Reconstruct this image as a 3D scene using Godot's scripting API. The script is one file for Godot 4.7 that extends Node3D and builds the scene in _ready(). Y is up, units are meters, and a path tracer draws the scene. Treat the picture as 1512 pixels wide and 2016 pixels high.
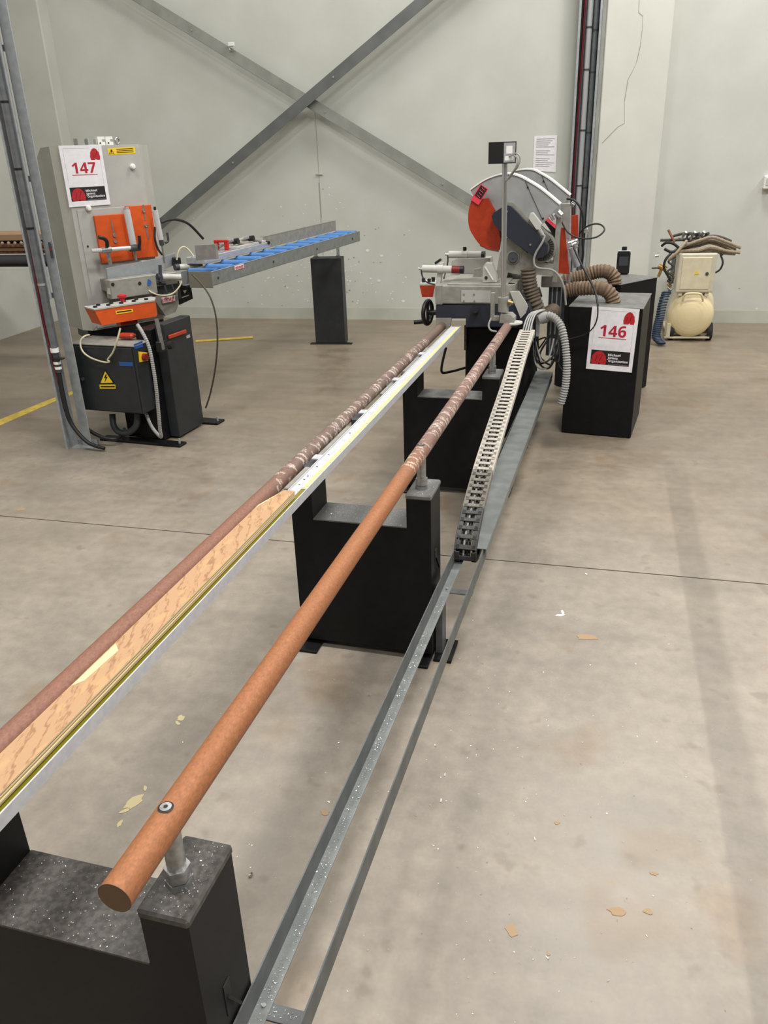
extends Node3D
# A workshop corner: a double rail infeed running to a mitre saw, a copy router with roller conveyor on the left, a compressor on the right.

const DEG := PI / 180.0
var SAW := Transform3D(Basis(Vector3.UP, -3.217 * DEG), Vector3.ZERO)      # infeed and saw: x across, -z along the rails
var KF := Transform3D(Basis(Vector3.UP, -6.1 * DEG), Vector3.ZERO)         # copy router base and conveyor
var FACE := Transform3D(Basis(Vector3.UP, 55.0 * DEG), Vector3(-2.98, 0, -4.62))  # front plane of the copy router column: x along it, z out of it
var WORLD := Transform3D()
var M := {}
var used := {}
var rng := RandomNumberGenerator.new()


# ---------------------------------------------------------------- mesh building
class Geo:
	var v := PackedVector3Array()
	var n := PackedVector3Array()
	var t := PackedVector2Array()
	var xf := Transform3D()

	func tri(a: Vector3, b: Vector3, c: Vector3, na: Vector3, nb: Vector3, nc: Vector3, ta := Vector2.ZERO, tb := Vector2.ZERO, tc := Vector2.ZERO) -> void:
		if (b - a).cross(c - a).dot(na + nb + nc) > 0.0:
			v.append_array([a, c, b]); n.append_array([na, nc, nb]); t.append_array([ta, tc, tb])
		else:
			v.append_array([a, b, c]); n.append_array([na, nb, nc]); t.append_array([ta, tb, tc])

	func flat(a: Vector3, b: Vector3, c: Vector3, out: Vector3, ta := Vector2.ZERO, tb := Vector2.ZERO, tc := Vector2.ZERO) -> void:
		var m := (b - a).cross(c - a).normalized()
		if m.dot(out) < 0.0: m = -m
		tri(a, b, c, m, m, m, ta, tb, tc)

	func quad(a: Vector3, b: Vector3, c: Vector3, d: Vector3, out: Vector3) -> void:
		flat(a, b, c, out, Vector2(0, 0), Vector2(1, 0), Vector2(1, 1)); flat(a, c, d, out, Vector2(0, 0), Vector2(1, 1), Vector2(0, 1))

	func box(c: Vector3, s: Vector3, bev := 0.0, bas := Basis()) -> Geo:
		var h := s * 0.5
		bev = minf(bev, minf(h.x, minf(h.y, h.z)) * 0.9)
		var p := func(f: int, q: Vector3) -> Vector3:
			var r := Vector3(h.x - bev, h.y - bev, h.z - bev)
			r[f] = h[f]
			return c + bas * (r * q)
		for f in 3:
			var a := (f + 1) % 3
			var b := (f + 2) % 3
			for s1 in [-1.0, 1.0]:
				var k := []
				for e in [[-1.0, -1.0], [1.0, -1.0], [1.0, 1.0], [-1.0, 1.0]]:
					var q := Vector3.ZERO
					q[f] = s1; q[a] = e[0]; q[b] = e[1]
					k.append(p.call(f, q))
				quad(k[0], k[1], k[2], k[3], k[0] + k[2] - 2.0 * c)
				if bev > 0.0:
					for s2 in [-1.0, 1.0]:      # chamfer between face f and face a
						var k2 := []
						for s3 in [-1.0, 1.0]:
							var q := Vector3.ZERO
							q[f] = s1; q[a] = s2; q[b] = s3
							k2.append(p.call(f, q)); k2.append(p.call(a, q))
						quad(k2[0], k2[1], k2[3], k2[2], k2[0] + k2[3] - 2.0 * c)
		if bev > 0.0:
			for x in [-1.0, 1.0]:
				for y in [-1.0, 1.0]:
					for z in [-1.0, 1.0]:
						var q := Vector3(x, y, z)
						flat(p.call(0, q), p.call(1, q), p.call(2, q), bas * q)
		return self

	# box between two corners
	func blk(a: Vector3, b: Vector3, bev := 0.0) -> Geo:
		return box((a + b) * 0.5, (b - a).abs(), bev)

	# bar from a to b, w wide and h high
	func bar(a: Vector3, b: Vector3, w: float, h: float, bev := 0.0, up := Vector3.UP) -> Geo:
		var z := (b - a).normalized()
		var x := up.cross(z).normalized()
		return box((a + b) * 0.5, Vector3(w, h, a.distance_to(b)), bev, Basis(x, z.cross(x), z))

	func cyl(a: Vector3, b: Vector3, r: float, seg := 16, r2 := -1.0) -> Geo:
		if r2 < 0.0: r2 = r
		var z := (b - a).normalized()
		var x := (Vector3.RIGHT if absf(z.y) > 0.8 else Vector3.UP).cross(z).normalized()
		var y := z.cross(x)
		for i in seg:
			var d0 := x * cos(TAU * i / seg) + y * sin(TAU * i / seg)
			var d1 := x * cos(TAU * (i + 1) / seg) + y * sin(TAU * (i + 1) / seg)
			var u0 := Vector2(float(i) / seg, 0)
			var u1 := Vector2(float(i + 1) / seg, 0)
			tri(a + d0 * r, a + d1 * r, b + d1 * r2, d0, d1, d1, u0, u1, u1 + Vector2(0, 1))
			tri(a + d0 * r, b + d1 * r2, b + d0 * r2, d0, d1, d0, u0, u1 + Vector2(0, 1), u0 + Vector2(0, 1))
			flat(a, a + d0 * r, a + d1 * r, -z); flat(b, b + d0 * r2, b + d1 * r2, z)
		return self

	# pipe along points; with a pitch its radius steps in and out like corrugated hose
	func tube(p: Array, r: float, seg := 8, pitch := 0.0, depth := 0.0) -> Geo:
		var pts := []
		if pitch > 0.0:
			var c := Curve3D.new()
			for q in p: c.add_point(q)
			var k := int(c.get_baked_length() / pitch * 2.0)
			for i in k + 1: pts.append(c.sample_baked(c.get_baked_length() * i / k))
		else:
			pts = p
		var side := Vector3.ZERO
		var rings := []
		for i in pts.size():
			var d: Vector3 = (pts[mini(i + 1, pts.size() - 1)] - pts[maxi(i - 1, 0)]).normalized()
			if i == 0: side = (Vector3.RIGHT if absf(d.y) > 0.8 else Vector3.UP).cross(d).normalized()
			side = (side - d * side.dot(d)).normalized()
			var up := d.cross(side)
			var rr := r - (depth if pitch > 0.0 and i % 2 == 1 else 0.0)
			var ring := []
			for k in seg:
				var e := side * cos(TAU * k / seg) + up * sin(TAU * k / seg)
				ring.append([pts[i] + e * rr, e])
			rings.append(ring)
		for i in rings.size() - 1:
			for k in seg:
				var a: Array = rings[i][k]
				var b: Array = rings[i][(k + 1) % seg]
				var c: Array = rings[i + 1][(k + 1) % seg]
				var e: Array = rings[i + 1][k]
				var t0 := Vector2(float(k) / seg, float(i) / (rings.size() - 1))
				var dt := Vector2(1.0 / seg, 1.0 / (rings.size() - 1))
				if pitch > 0.0:      # each flank of a corrugation keeps its own slope
					var ax: Vector3 = pts[i + 1] - pts[i]
					var rise: float = (e[0] - pts[i + 1]).length() - (a[0] - pts[i]).length()
					var l := ax.length()
					ax = ax / l
					var na: Vector3 = (a[1] * l - ax * rise).normalized()
					var nb: Vector3 = (b[1] * l - ax * rise).normalized()
					tri(a[0], b[0], c[0], na, nb, nb, t0, t0 + Vector2(dt.x, 0), t0 + dt)
					tri(a[0], c[0], e[0], na, nb, na, t0, t0 + dt, t0 + Vector2(0, dt.y))
					continue
				tri(a[0], b[0], c[0], a[1], b[1], c[1], t0, t0 + Vector2(dt.x, 0), t0 + dt)
				tri(a[0], c[0], e[0], a[1], c[1], e[1], t0, t0 + dt, t0 + Vector2(0, dt.y))
		for q in [[0, 1], [rings.size() - 1, rings.size() - 2]]:
			for k in seg: flat(pts[q[0]], rings[q[0]][k][0], rings[q[0]][(k + 1) % seg][0], pts[q[0]] - pts[q[1]])
		return self

	# flat outline pushed along ext
	func plate(p: Array, ext: Vector3) -> Geo:
		var z := ext.normalized()
		var x: Vector3 = p[1] - p[0]
		x = (x - z * x.dot(z)).normalized()
		var y := z.cross(x)
		var flat2 := PackedVector2Array()
		for q in p: flat2.append(Vector2((q - p[0]).dot(x), (q - p[0]).dot(y)))
		var turn := -1.0 if Geometry2D.is_polygon_clockwise(flat2) else 1.0
		var w := []
		for q in flat2: w.append(p[0] + x * q.x + y * q.y)
		var idx := Geometry2D.triangulate_polygon(flat2)
		for i in range(0, idx.size(), 3):
			flat(w[idx[i]], w[idx[i + 1]], w[idx[i + 2]], -z)
			flat(w[idx[i]] + ext, w[idx[i + 1]] + ext, w[idx[i + 2]] + ext, z)
		for i in w.size():
			var a: Vector3 = w[i]
			var b: Vector3 = w[(i + 1) % w.size()]
			quad(a, b, b + ext, a + ext, (b - a).cross(z) * turn)
		return self

	# surface of revolution: profile of (radius, height along axis)
	func lathe(profile: Array, at: Vector3, axis: Vector3, seg := 24) -> Geo:
		var z := axis.normalized()
		var x := (Vector3.RIGHT if absf(z.y) > 0.8 else Vector3.UP).cross(z).normalized()
		var y := z.cross(x)
		for i in profile.size() - 1:
			var p: Vector2 = profile[i]
			var q: Vector2 = profile[i + 1]
			var sl := Vector2(q.y - p.y, p.x - q.x).normalized()
			for k in seg:
				var d0 := x * cos(TAU * k / seg) + y * sin(TAU * k / seg)
				var d1 := x * cos(TAU * (k + 1) / seg) + y * sin(TAU * (k + 1) / seg)
				var n0 := d0 * sl.x + z * sl.y
				var n1 := d1 * sl.x + z * sl.y
				var a := at + d0 * p.x + z * p.y
				var b := at + d1 * p.x + z * p.y
				var c := at + d1 * q.x + z * q.y
				var d := at + d0 * q.x + z * q.y
				if p.x > 0.0: tri(a, b, c, n0, n1, n1)
				if q.x > 0.0: tri(a, c, d, n0, n1, n0)
		return self

	func ball(c: Vector3, r: float, seg := 10) -> Geo:
		var pr := []
		for i in seg + 1: pr.append(Vector2(r * sin(PI * i / seg), -r * cos(PI * i / seg)))
		return lathe(pr, c, Vector3.UP, seg + 4)

	func mesh(base: Vector3) -> ArrayMesh:
		var a := []
		a.resize(Mesh.ARRAY_MAX)
		var vv := PackedVector3Array()
		var nn := PackedVector3Array()
		for q in v: vv.append(xf * q - base)
		for q in n: nn.append((xf.basis * q).normalized())
		a[Mesh.ARRAY_VERTEX] = vv; a[Mesh.ARRAY_NORMAL] = nn; a[Mesh.ARRAY_TEX_UV] = t
		var m := ArrayMesh.new()
		m.add_surface_from_arrays(Mesh.PRIMITIVE_TRIANGLES, a)
		return m


func g(frame := WORLD) -> Geo:
	var o := Geo.new()
	o.xf = frame
	return o


func base_of(parent: Node) -> Vector3:
	var b := Vector3.ZERO
	var p := parent
	while p is Node3D and p != self:
		b += p.position
		p = p.get_parent()
	return b


func numbered(parent: Node, called: String) -> String:
	var key := "%d/%s" % [parent.get_instance_id(), called]
	used[key] = used.get(key, 0) + 1
	return called if used[key] == 1 else "%s_%03d" % [called, used[key] - 1]


func thing(called: String, label: String, category: String, base: Vector3, group := "") -> Node3D:
	var o := Node3D.new()
	o.name = numbered(self, called)
	o.position = base
	add_child(o)
	return tag(o, label, category, group)


func tag(o: Node3D, label: String, category: String, group := "") -> Node3D:
	o.set_meta("label", label)
	o.set_meta("category", category)
	if group: o.set_meta("group", group)
	return o


func put(called: String, geo: Geo, m: Material, parent: Node3D, label := "") -> MeshInstance3D:
	var o := MeshInstance3D.new()
	o.mesh = geo.mesh(base_of(parent))
	o.mesh.surface_set_material(0, m)
	o.name = numbered(parent, called)
	parent.add_child(o)
	if label: o.set_meta("label", label)
	return o


# a thing that is one mesh
func single(called: String, geo: Geo, m: Material, base: Vector3, label: String, category: String, group := "") -> MeshInstance3D:
	var o := MeshInstance3D.new()
	o.mesh = geo.mesh(base)
	o.mesh.surface_set_material(0, m)
	o.name = numbered(self, called)
	o.position = base
	add_child(o)
	tag(o, label, category, group)
	return o


func structure(called: String, geo: Geo, m: Material) -> MeshInstance3D:
	var o := MeshInstance3D.new()
	o.mesh = geo.mesh(Vector3.ZERO)
	o.mesh.surface_set_material(0, m)
	o.name = called
	o.set_meta("kind", "structure")
	add_child(o)
	return o


func text(called: String, what: String, at: Vector3, right: Vector3, up: Vector3, height: float, m: Material, parent: Node3D, bold := true, wide := 0.0) -> MeshInstance3D:
	var t := TextMesh.new()
	var f := SystemFont.new()
	f.font_names = PackedStringArray(["Droid Sans"])
	f.font_weight = 700 if bold else 400
	t.font = f
	t.text = what
	t.font_size = 64
	t.pixel_size = height / 46.0
	t.depth = 0.0012
	t.horizontal_alignment = HORIZONTAL_ALIGNMENT_CENTER
	t.vertical_alignment = VERTICAL_ALIGNMENT_CENTER
	t.material = m
	var o := MeshInstance3D.new()
	o.mesh = t
	o.name = numbered(parent, called)
	var k := 1.0
	if wide > 0.0:
		k = wide / maxf(0.001, t.get_aabb().size.x)
	o.transform = Transform3D(Basis(right * k, up, right.cross(up)), at - base_of(parent))
	parent.add_child(o)
	return o


func smooth(p: Array, k := 6) -> Array:
	var out := []
	for i in p.size() - 1:
		var a: Vector3 = p[maxi(i - 1, 0)]
		var d: Vector3 = p[mini(i + 2, p.size() - 1)]
		for j in k: out.append((p[i] as Vector3).cubic_interpolate(p[i + 1], a, d, float(j) / k))
	out.append(p[-1])
	return out


# ---------------------------------------------------------------- materials
func col(r: int, gr: int, b: int) -> Color:
	return Color8(r, gr, b)


func plain(c: Color, rough: float, metal := 0.0) -> StandardMaterial3D:
	var m := StandardMaterial3D.new()
	m.albedo_color = c
	m.roughness = rough
	m.metallic = metal
	return m


func noise(freq: float, oct := 4, sd := 1) -> FastNoiseLite:
	var f := FastNoiseLite.new()
	f.noise_type = FastNoiseLite.TYPE_SIMPLEX_SMOOTH
	f.frequency = freq
	f.fractal_octaves = oct
	f.seed = sd
	return f


# mottled surface; size is what one repeat of the texture covers, in metres
func noisy(c1: Color, c2: Color, size: float, rough: float, metal := 0.0, freq := 0.02, bump := 0.0, stretch := Vector3.ONE) -> StandardMaterial3D:
	var m := plain(Color.WHITE, rough, metal)
	var tx := NoiseTexture2D.new()
	tx.width = 256; tx.height = 256; tx.seamless = true
	tx.noise = noise(freq, 5, int(c1.r * 255.0) + int(size * 100.0))
	var gr := Gradient.new()
	gr.set_color(0, c1); gr.set_color(1, c2)
	gr.set_offset(0, 0.25); gr.set_offset(1, 0.75)
	tx.color_ramp = gr
	m.albedo_texture = tx
	m.uv1_triplanar = true
	m.uv1_scale = stretch / size
	if bump > 0.0:
		var nt := NoiseTexture2D.new()
		nt.width = 256; nt.height = 256; nt.seamless = true
		nt.as_normal_map = true
		nt.bump_strength = 4.0
		nt.noise = noise(freq * 2.0, 4, 5)
		m.normal_enabled = true
		m.normal_texture = nt
		m.normal_scale = bump
	return m


func imaged(im: Image, rough: float, metal := 0.0) -> StandardMaterial3D:
	var m := plain(Color.WHITE, rough, metal)
	m.albedo_texture = ImageTexture.create_from_image(im)
	return m


func floor_material() -> StandardMaterial3D:
	var w := 1360      # covers 8.2 m: x from -5.6 to 2.6, z from -8.4 to -0.2
	var im := Image.create(w, w, false, Image.FORMAT_RGB8)
	var ro := Image.create(w, w, false, Image.FORMAT_RGB8)
	var big := noise(0.003, 3, 11)
	var mid := noise(0.0165, 4, 12)
	var fine := noise(0.0975, 3, 13)
	var grit := noise(0.5, 1, 17)
	var rust := noise(0.009, 4, 14)
	var wear := noise(0.0225, 3, 15)
	for y in w:
		var z := -8.4 + 8.2 * y / w
		for x in w:
			var px := -5.6 + 8.2 * x / w
			var b := big.get_noise_2d(x, y)
			var d := mid.get_noise_2d(x, y)
			var f := fine.get_noise_2d(x, y) + 0.5 * grit.get_noise_2d(x, y)
			var s := wear.get_noise_2d(x * 0.35, y * 2.0)      # drag marks of trolleys across the hall
			var r := smoothstep(0.28, 0.62, rust.get_noise_2d(x, y))
			var l := 0.60 + 0.045 * b + 0.04 * d + 0.035 * f + 0.03 * s
			var brown := 0.35 + 0.75 * smoothstep(2.4, 5.6, -z + 1.2 * b)      # browner and darker towards the back wall
			l *= 1.0 - 0.17 * brown
			var strip_x := px - (0.40 + 0.034 * -z)      # long narrow strip of darker floor
			l *= 1.0 - 0.10 * smoothstep(-0.008, 0.008, strip_x) * (1.0 - smoothstep(0.09, 0.13, strip_x)) * (1.0 - smoothstep(3.6, 4.6, -z))
			var c := Color(l * 1.0, l * (0.955 - 0.04 * brown), l * (0.90 - 0.10 * brown))
			c = c.lerp(Color(l * 0.93, l * 0.80, l * 0.66), (0.35 + 0.35 * brown) * r)
			var dark := smoothstep(0.50, 0.75, fine.get_noise_2d(x * 0.5 + 900.0, y * 0.5) + 0.35 * d)
			c = c.lerp(Color(0.40, 0.36, 0.31), 0.28 * dark)
			im.set_pixel(x, y, c)
			var rr := 0.42 + 0.10 * d + 0.06 * b + 0.05 * f
			ro.set_pixel(x, y, Color(rr, rr, rr))
	var m := imaged(im, 1.0)
	m.roughness_texture = ImageTexture.create_from_image(ro)
	m.uv1_triplanar = true
	m.uv1_world_triplanar = true
	m.uv1_scale = Vector3.ONE / 8.2
	m.uv1_offset = Vector3(-2.6 / 8.2, 0, 8.4 / 8.2)
	m.metallic_specular = 0.5
	return m


# rolled steel rail: rusty at the free end, worn and scratched white where profiles slide; v runs along it
func rail_material(worn_from: float, c_near: Color, c_far: Color, sd: int) -> StandardMaterial3D:
	var im := Image.create(96, 1024, false, Image.FORMAT_RGB8)
	var nz := noise(0.11, 4, sd)
	var sp := noise(0.45, 2, sd + 1)
	rng.seed = sd
	for y in 1024:
		for x in 96:
			var v := y / 1023.0
			var d := nz.get_noise_2d(x, y * 3.0)
			var k := smoothstep(worn_from - 0.05, worn_from + 0.08, v + 0.04 * d)
			var c := c_near.lerp(c_far, k)
			c = c * (1.0 + 0.10 * d + 0.14 * sp.get_noise_2d(x, y * 2.0))
			im.set_pixel(x, y, c)
	for i in 330:      # scuffs left by aluminium profiles: short pale arcs across the rail
		var y0 := int(1023.0 * lerpf(worn_from, 0.9, rng.randf()))
		var x0 := rng.randi_range(0, 95)
		var n0 := rng.randi_range(6, 30)
		var sl := rng.randf_range(-0.14, 0.14)
		for j in n0:
			var yy := clampi(y0 + int(sl * j) + rng.randi_range(0, 1), 0, 1023)
			var xx := (x0 + j) % 96
			for th in 2: im.set_pixel(xx, mini(yy + th, 1023), im.get_pixel(xx, mini(yy + th, 1023)).lerp(col(216, 204, 192), rng.randf_range(0.3, 0.9)))
	var m := imaged(im, 0.62, 0.15)
	return m


func wood_material() -> StandardMaterial3D:
	var im := Image.create(128, 1024, false, Image.FORMAT_RGB8)
	var a := noise(0.012, 3, 31)
	var b := noise(0.09, 3, 32)
	for y in 1024:
		for x in 128:
			# rotary cut face: wavy diagonal figure
			var q := x * 0.9 + y * 0.55 + 26.0 * a.get_noise_2d(x * 1.5, y * 0.8)
			var s := sin(q * 0.13) * 0.5 + sin(q * 0.31 + 2.0) * 0.3
			var d := smoothstep(0.1, 0.9, s + 0.7 * b.get_noise_2d(x * 1.3 + y * 0.5, y * 0.4))
			var c := col(178, 142, 106).lerp(col(142, 102, 72), 0.8 * d)
			c = c.lerp(col(200, 160, 112), 0.45 * smoothstep(0.1, 0.5, a.get_noise_2d(x + 400, y * 0.5)))
			im.set_pixel(x, y, c)
	return imaged(im, 0.7)


func make_materials() -> void:
	M.wall = noisy(col(197, 199, 192), col(191, 193, 185), 3.0, 0.8)
	M.wall_low = noisy(col(188, 190, 179), col(180, 183, 171), 1.6, 0.8)
	M.wall_side = noisy(col(188, 189, 181), col(181, 182, 174), 3.0, 0.8)
	M.pilaster = noisy(col(206, 207, 199), col(201, 202, 194), 3.0, 0.8)
	M.ceiling = plain(col(120, 121, 122), 0.9)
	M.far_wall = plain(col(130, 132, 130), 0.9)
	M.crack = plain(col(158, 156, 146), 0.9)
	M.chip = plain(col(226, 226, 218), 0.9)
	M.dark_chip = plain(col(150, 150, 138), 0.9)
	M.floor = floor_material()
	M.joint = plain(col(60, 54, 46), 0.95)
	M.yellow_line = noisy(col(206, 178, 74), col(180, 156, 70), 0.4, 0.7)
	M.galv = noisy(col(166, 170, 173), col(152, 157, 160), 0.3, 0.42, 0.3, 0.02)
	M.pipe = noisy(col(128, 131, 134), col(112, 116, 120), 0.4, 0.3, 0.5, 0.02)
	M.bright_pipe = plain(col(196, 198, 200), 0.28, 0.5)
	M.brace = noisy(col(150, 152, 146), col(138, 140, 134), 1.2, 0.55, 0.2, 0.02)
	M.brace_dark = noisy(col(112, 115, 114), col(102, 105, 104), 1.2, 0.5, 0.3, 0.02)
	M.steel = noisy(col(176, 176, 176), col(150, 150, 150), 0.1, 0.35, 0.8)
	M.zinc = noisy(col(146, 144, 141), col(134, 132, 129), 0.3, 0.45, 0.2)
	M.duct = noisy(col(100, 87, 72), col(78, 68, 57), 0.15, 0.75)
	M.olive = plain(col(112, 110, 98), 0.5)
	M.chrome = plain(col(205, 205, 208), 0.22, 0.9)
	M.alu = noisy(col(196, 198, 202), col(176, 178, 184), 0.2, 0.42, 0.5, 0.03, 0.0, Vector3(1, 1, 0.2))
	M.cast = noisy(col(152, 150, 142), col(136, 135, 128), 0.35, 0.5, 0.15)
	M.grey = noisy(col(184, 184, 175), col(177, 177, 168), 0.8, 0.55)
	M.grey_shaded = noisy(col(150, 150, 144), col(142, 142, 136), 0.8, 0.55)  # column grey darkened, shade of the left face put into the colour
	M.silver = plain(col(214, 214, 216), 0.3, 0.35)
	M.grey_plate = noisy(col(178, 177, 172), col(170, 169, 165), 0.7, 0.5)
	M.lightgrey = plain(col(188, 187, 182), 0.5)
	M.hood = noisy(col(152, 154, 154), col(143, 145, 145), 0.5, 0.5)
	M.black = noisy(col(19, 19, 21), col(13, 13, 15), 0.4, 0.5)
	M.black.metallic_specular = 0.35
	M.black_top = noisy(col(80, 76, 72), col(54, 52, 50), 0.08, 0.55)
	M.dust_top = noisy(col(150, 150, 148), col(60, 60, 61), 0.03, 0.5, 0.2, 0.06)
	M.cab_top = noisy(col(112, 112, 110), col(92, 92, 91), 0.4, 0.5)
	M.tray = noisy(col(98, 101, 102), col(84, 87, 88), 0.5, 0.48, 0.2)
	M.cover = noisy(col(130, 133, 132), col(116, 120, 119), 0.5, 0.45, 0.25)
	M.navy = plain(col(42, 45, 56), 0.4)
	M.charcoal = plain(col(58, 61, 66), 0.5)
	M.anthracite = noisy(col(38, 41, 44), col(33, 36, 38), 0.5, 0.5)
	M.orange = noisy(col(212, 86, 28), col(202, 80, 24), 0.3, 0.45)
	M.orange_dark = noisy(col(172, 56, 24), col(156, 48, 20), 0.3, 0.45)
	M.red = plain(col(190, 34, 34), 0.4)
	M.pink = plain(col(226, 62, 82), 0.5)
	M.dark_red = plain(col(120, 24, 22), 0.45)
	M.plastic = plain(col(18, 18, 19), 0.45)
	M.rubber = plain(col(30, 30, 30), 0.7)
	M.white = plain(col(232, 232, 228), 0.5)
	M.paper = noisy(col(236, 234, 238), col(228, 226, 230), 0.2, 0.35)
	M.lot_red = plain(col(178, 22, 52), 0.6)
	M.logo_red = noisy(col(206, 30, 40), col(150, 20, 30), 0.04, 0.6)
	M.ink = plain(col(24, 20, 22), 0.6)
	M.pale_ink = plain(col(150, 150, 152), 0.7)
	M.yellow = plain(col(238, 200, 40), 0.5)
	M.blue = plain(col(38, 84, 150), 0.45)
	M.roller = plain(col(74, 124, 186), 0.42)
	M.cream = noisy(col(214, 204, 178), col(206, 196, 168), 0.5, 0.45)
	M.tank = plain(col(226, 210, 168), 0.32)
	M.cream_box = noisy(col(206, 198, 178), col(198, 190, 170), 0.4, 0.45)
	M.hose_tan = noisy(col(164, 150, 128), col(132, 120, 102), 0.1, 0.7)
	M.hose_dark = noisy(col(86, 76, 66), col(62, 56, 50), 0.1, 0.7)
	M.dust_hose = noisy(col(128, 106, 84), col(100, 82, 66), 0.15, 0.75)
	M.conduit_grey = plain(col(150, 150, 148), 0.6)
	M.cable = plain(col(24, 24, 25), 0.55)
	M.cable_red = plain(col(120, 20, 36), 0.5)
	M.cable_pale = plain(col(196, 188, 160), 0.55)
	M.blue_hose = plain(col(40, 56, 78), 0.5)
	M.brass = plain(col(176, 140, 80), 0.4, 0.7)
	M.link = noisy(col(190, 184, 174), col(168, 162, 152), 0.06, 0.7)
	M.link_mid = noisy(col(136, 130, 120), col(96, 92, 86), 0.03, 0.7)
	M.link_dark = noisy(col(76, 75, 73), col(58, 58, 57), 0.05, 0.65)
	M.tape = noisy(col(226, 214, 128), col(206, 200, 150), 0.12, 0.5)
	M.tape_shaded = plain(col(118, 110, 18), 0.5)  # measuring tape with the shade below the plywood edge put into its colour
	M.channel = noisy(col(200, 201, 205), col(188, 190, 195), 0.2, 0.45, 0.15, 0.03)
	M.ply_edge = plain(col(214, 196, 152), 0.75)
	M.ply_glue = plain(col(150, 120, 92), 0.8)
	M.wood = wood_material()
	M.old_wood = noisy(col(150, 98, 66), col(96, 62, 44), 0.3, 0.8)
	M.glue = plain(col(196, 182, 140), 0.6)
	M.shaving = plain(col(214, 214, 214), 0.3, 0.7)
	M.stain = plain(col(158, 134, 106), 0.8)
	M.rail_front = rail_material(0.40, col(152, 98, 62), col(126, 100, 90), 41)
	M.rail_rear = rail_material(0.40, col(132, 92, 76), col(114, 94, 86), 43)
	M.rail_end = plain(col(104, 80, 56), 0.6, 0.2)
	M.light = plain(col(255, 252, 244), 0.5)
	M.light.emission_enabled = true
	M.light.emission = col(255, 250, 238)
	M.light.emission_energy_multiplier = 3.0


# ---------------------------------------------------------------- the scene
func _ready() -> void:
	rng.seed = 7
	var cam := Camera3D.new()
	cam.name = "camera"
	cam.fov = 2.0 * atan(1008.0 / 1572.4) / DEG
	cam.position = Vector3(0, 1.6, 0)
	cam.rotation = Vector3(-24.186 * DEG, 13.412 * DEG, -2.056 * DEG)
	cam.near = 0.05
	add_child(cam)
	cam.current = true

	var env := Environment.new()
	env.background_mode = Environment.BG_COLOR
	env.background_color = Color(0.02, 0.02, 0.02)
	env.tonemap_mode = Environment.TONE_MAPPER_LINEAR
	env.tonemap_exposure = 1.0
	env.sdfgi_enabled = true
	env.ssao_enabled = true
	env.ssil_enabled = true
	var we := WorldEnvironment.new()
	we.name = "environment"
	we.environment = env
	add_child(we)

	# high bay panels in the ceiling: [x, z, energy]
	LIGHTS = [[-3.2, -6.3, 7.0], [0.9, -6.6, 20.0], [4.8, -6.9, 18.0], [-2.6, -1.9, 15.0], [1.0, -1.7, 22.0], [4.8, -1.9, 19.0], [-3.0, 2.6, 5.0], [1.2, 2.6, 15.0], [4.8, 2.6, 14.0]]
	make_materials()
	build_room()
	build_lights()
	build_infeed()
	build_tray()
	build_saw()
	build_dust_cabinets()
	build_router()
	build_conveyor()
	build_compressor()
	build_posts()
	build_small()

var LIGHTS := []


func build_lights() -> void:
	for l in LIGHTS:
		var at := Vector3(l[0], 6.2, l[1])
		var f := thing("ceiling_light", "square white ceiling light panel hanging high over the workshop", "ceiling light", at, "ceiling lights over the workshop")
		put("housing", g().box(at + Vector3(0, 0.05, 0), Vector3(1.3, 0.06, 0.9), 0.01), M.lightgrey, f)
		put("diffuser", g().box(at + Vector3(0, 0.012, 0), Vector3(1.2, 0.016, 0.8)), M.light, f)
		put("rod", g().cyl(at + Vector3(0, 0.08, 0), at + Vector3(0, 0.3, 0), 0.01, 8), M.steel, f)
		var a := AreaLight3D.new()
		a.name = numbered(self, "panel_lamp")
		a.area_size = Vector2(1.2, 0.8)
		a.light_color = Color(1.0, 0.99, 0.975)
		a.light_energy = l[2]
		a.area_range = 30.0
		a.shadow_enabled = true
		a.position = at - Vector3(0, 0.01, 0)
		a.rotation = Vector3(-PI / 2, 0, 0)
		add_child(a)


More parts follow.
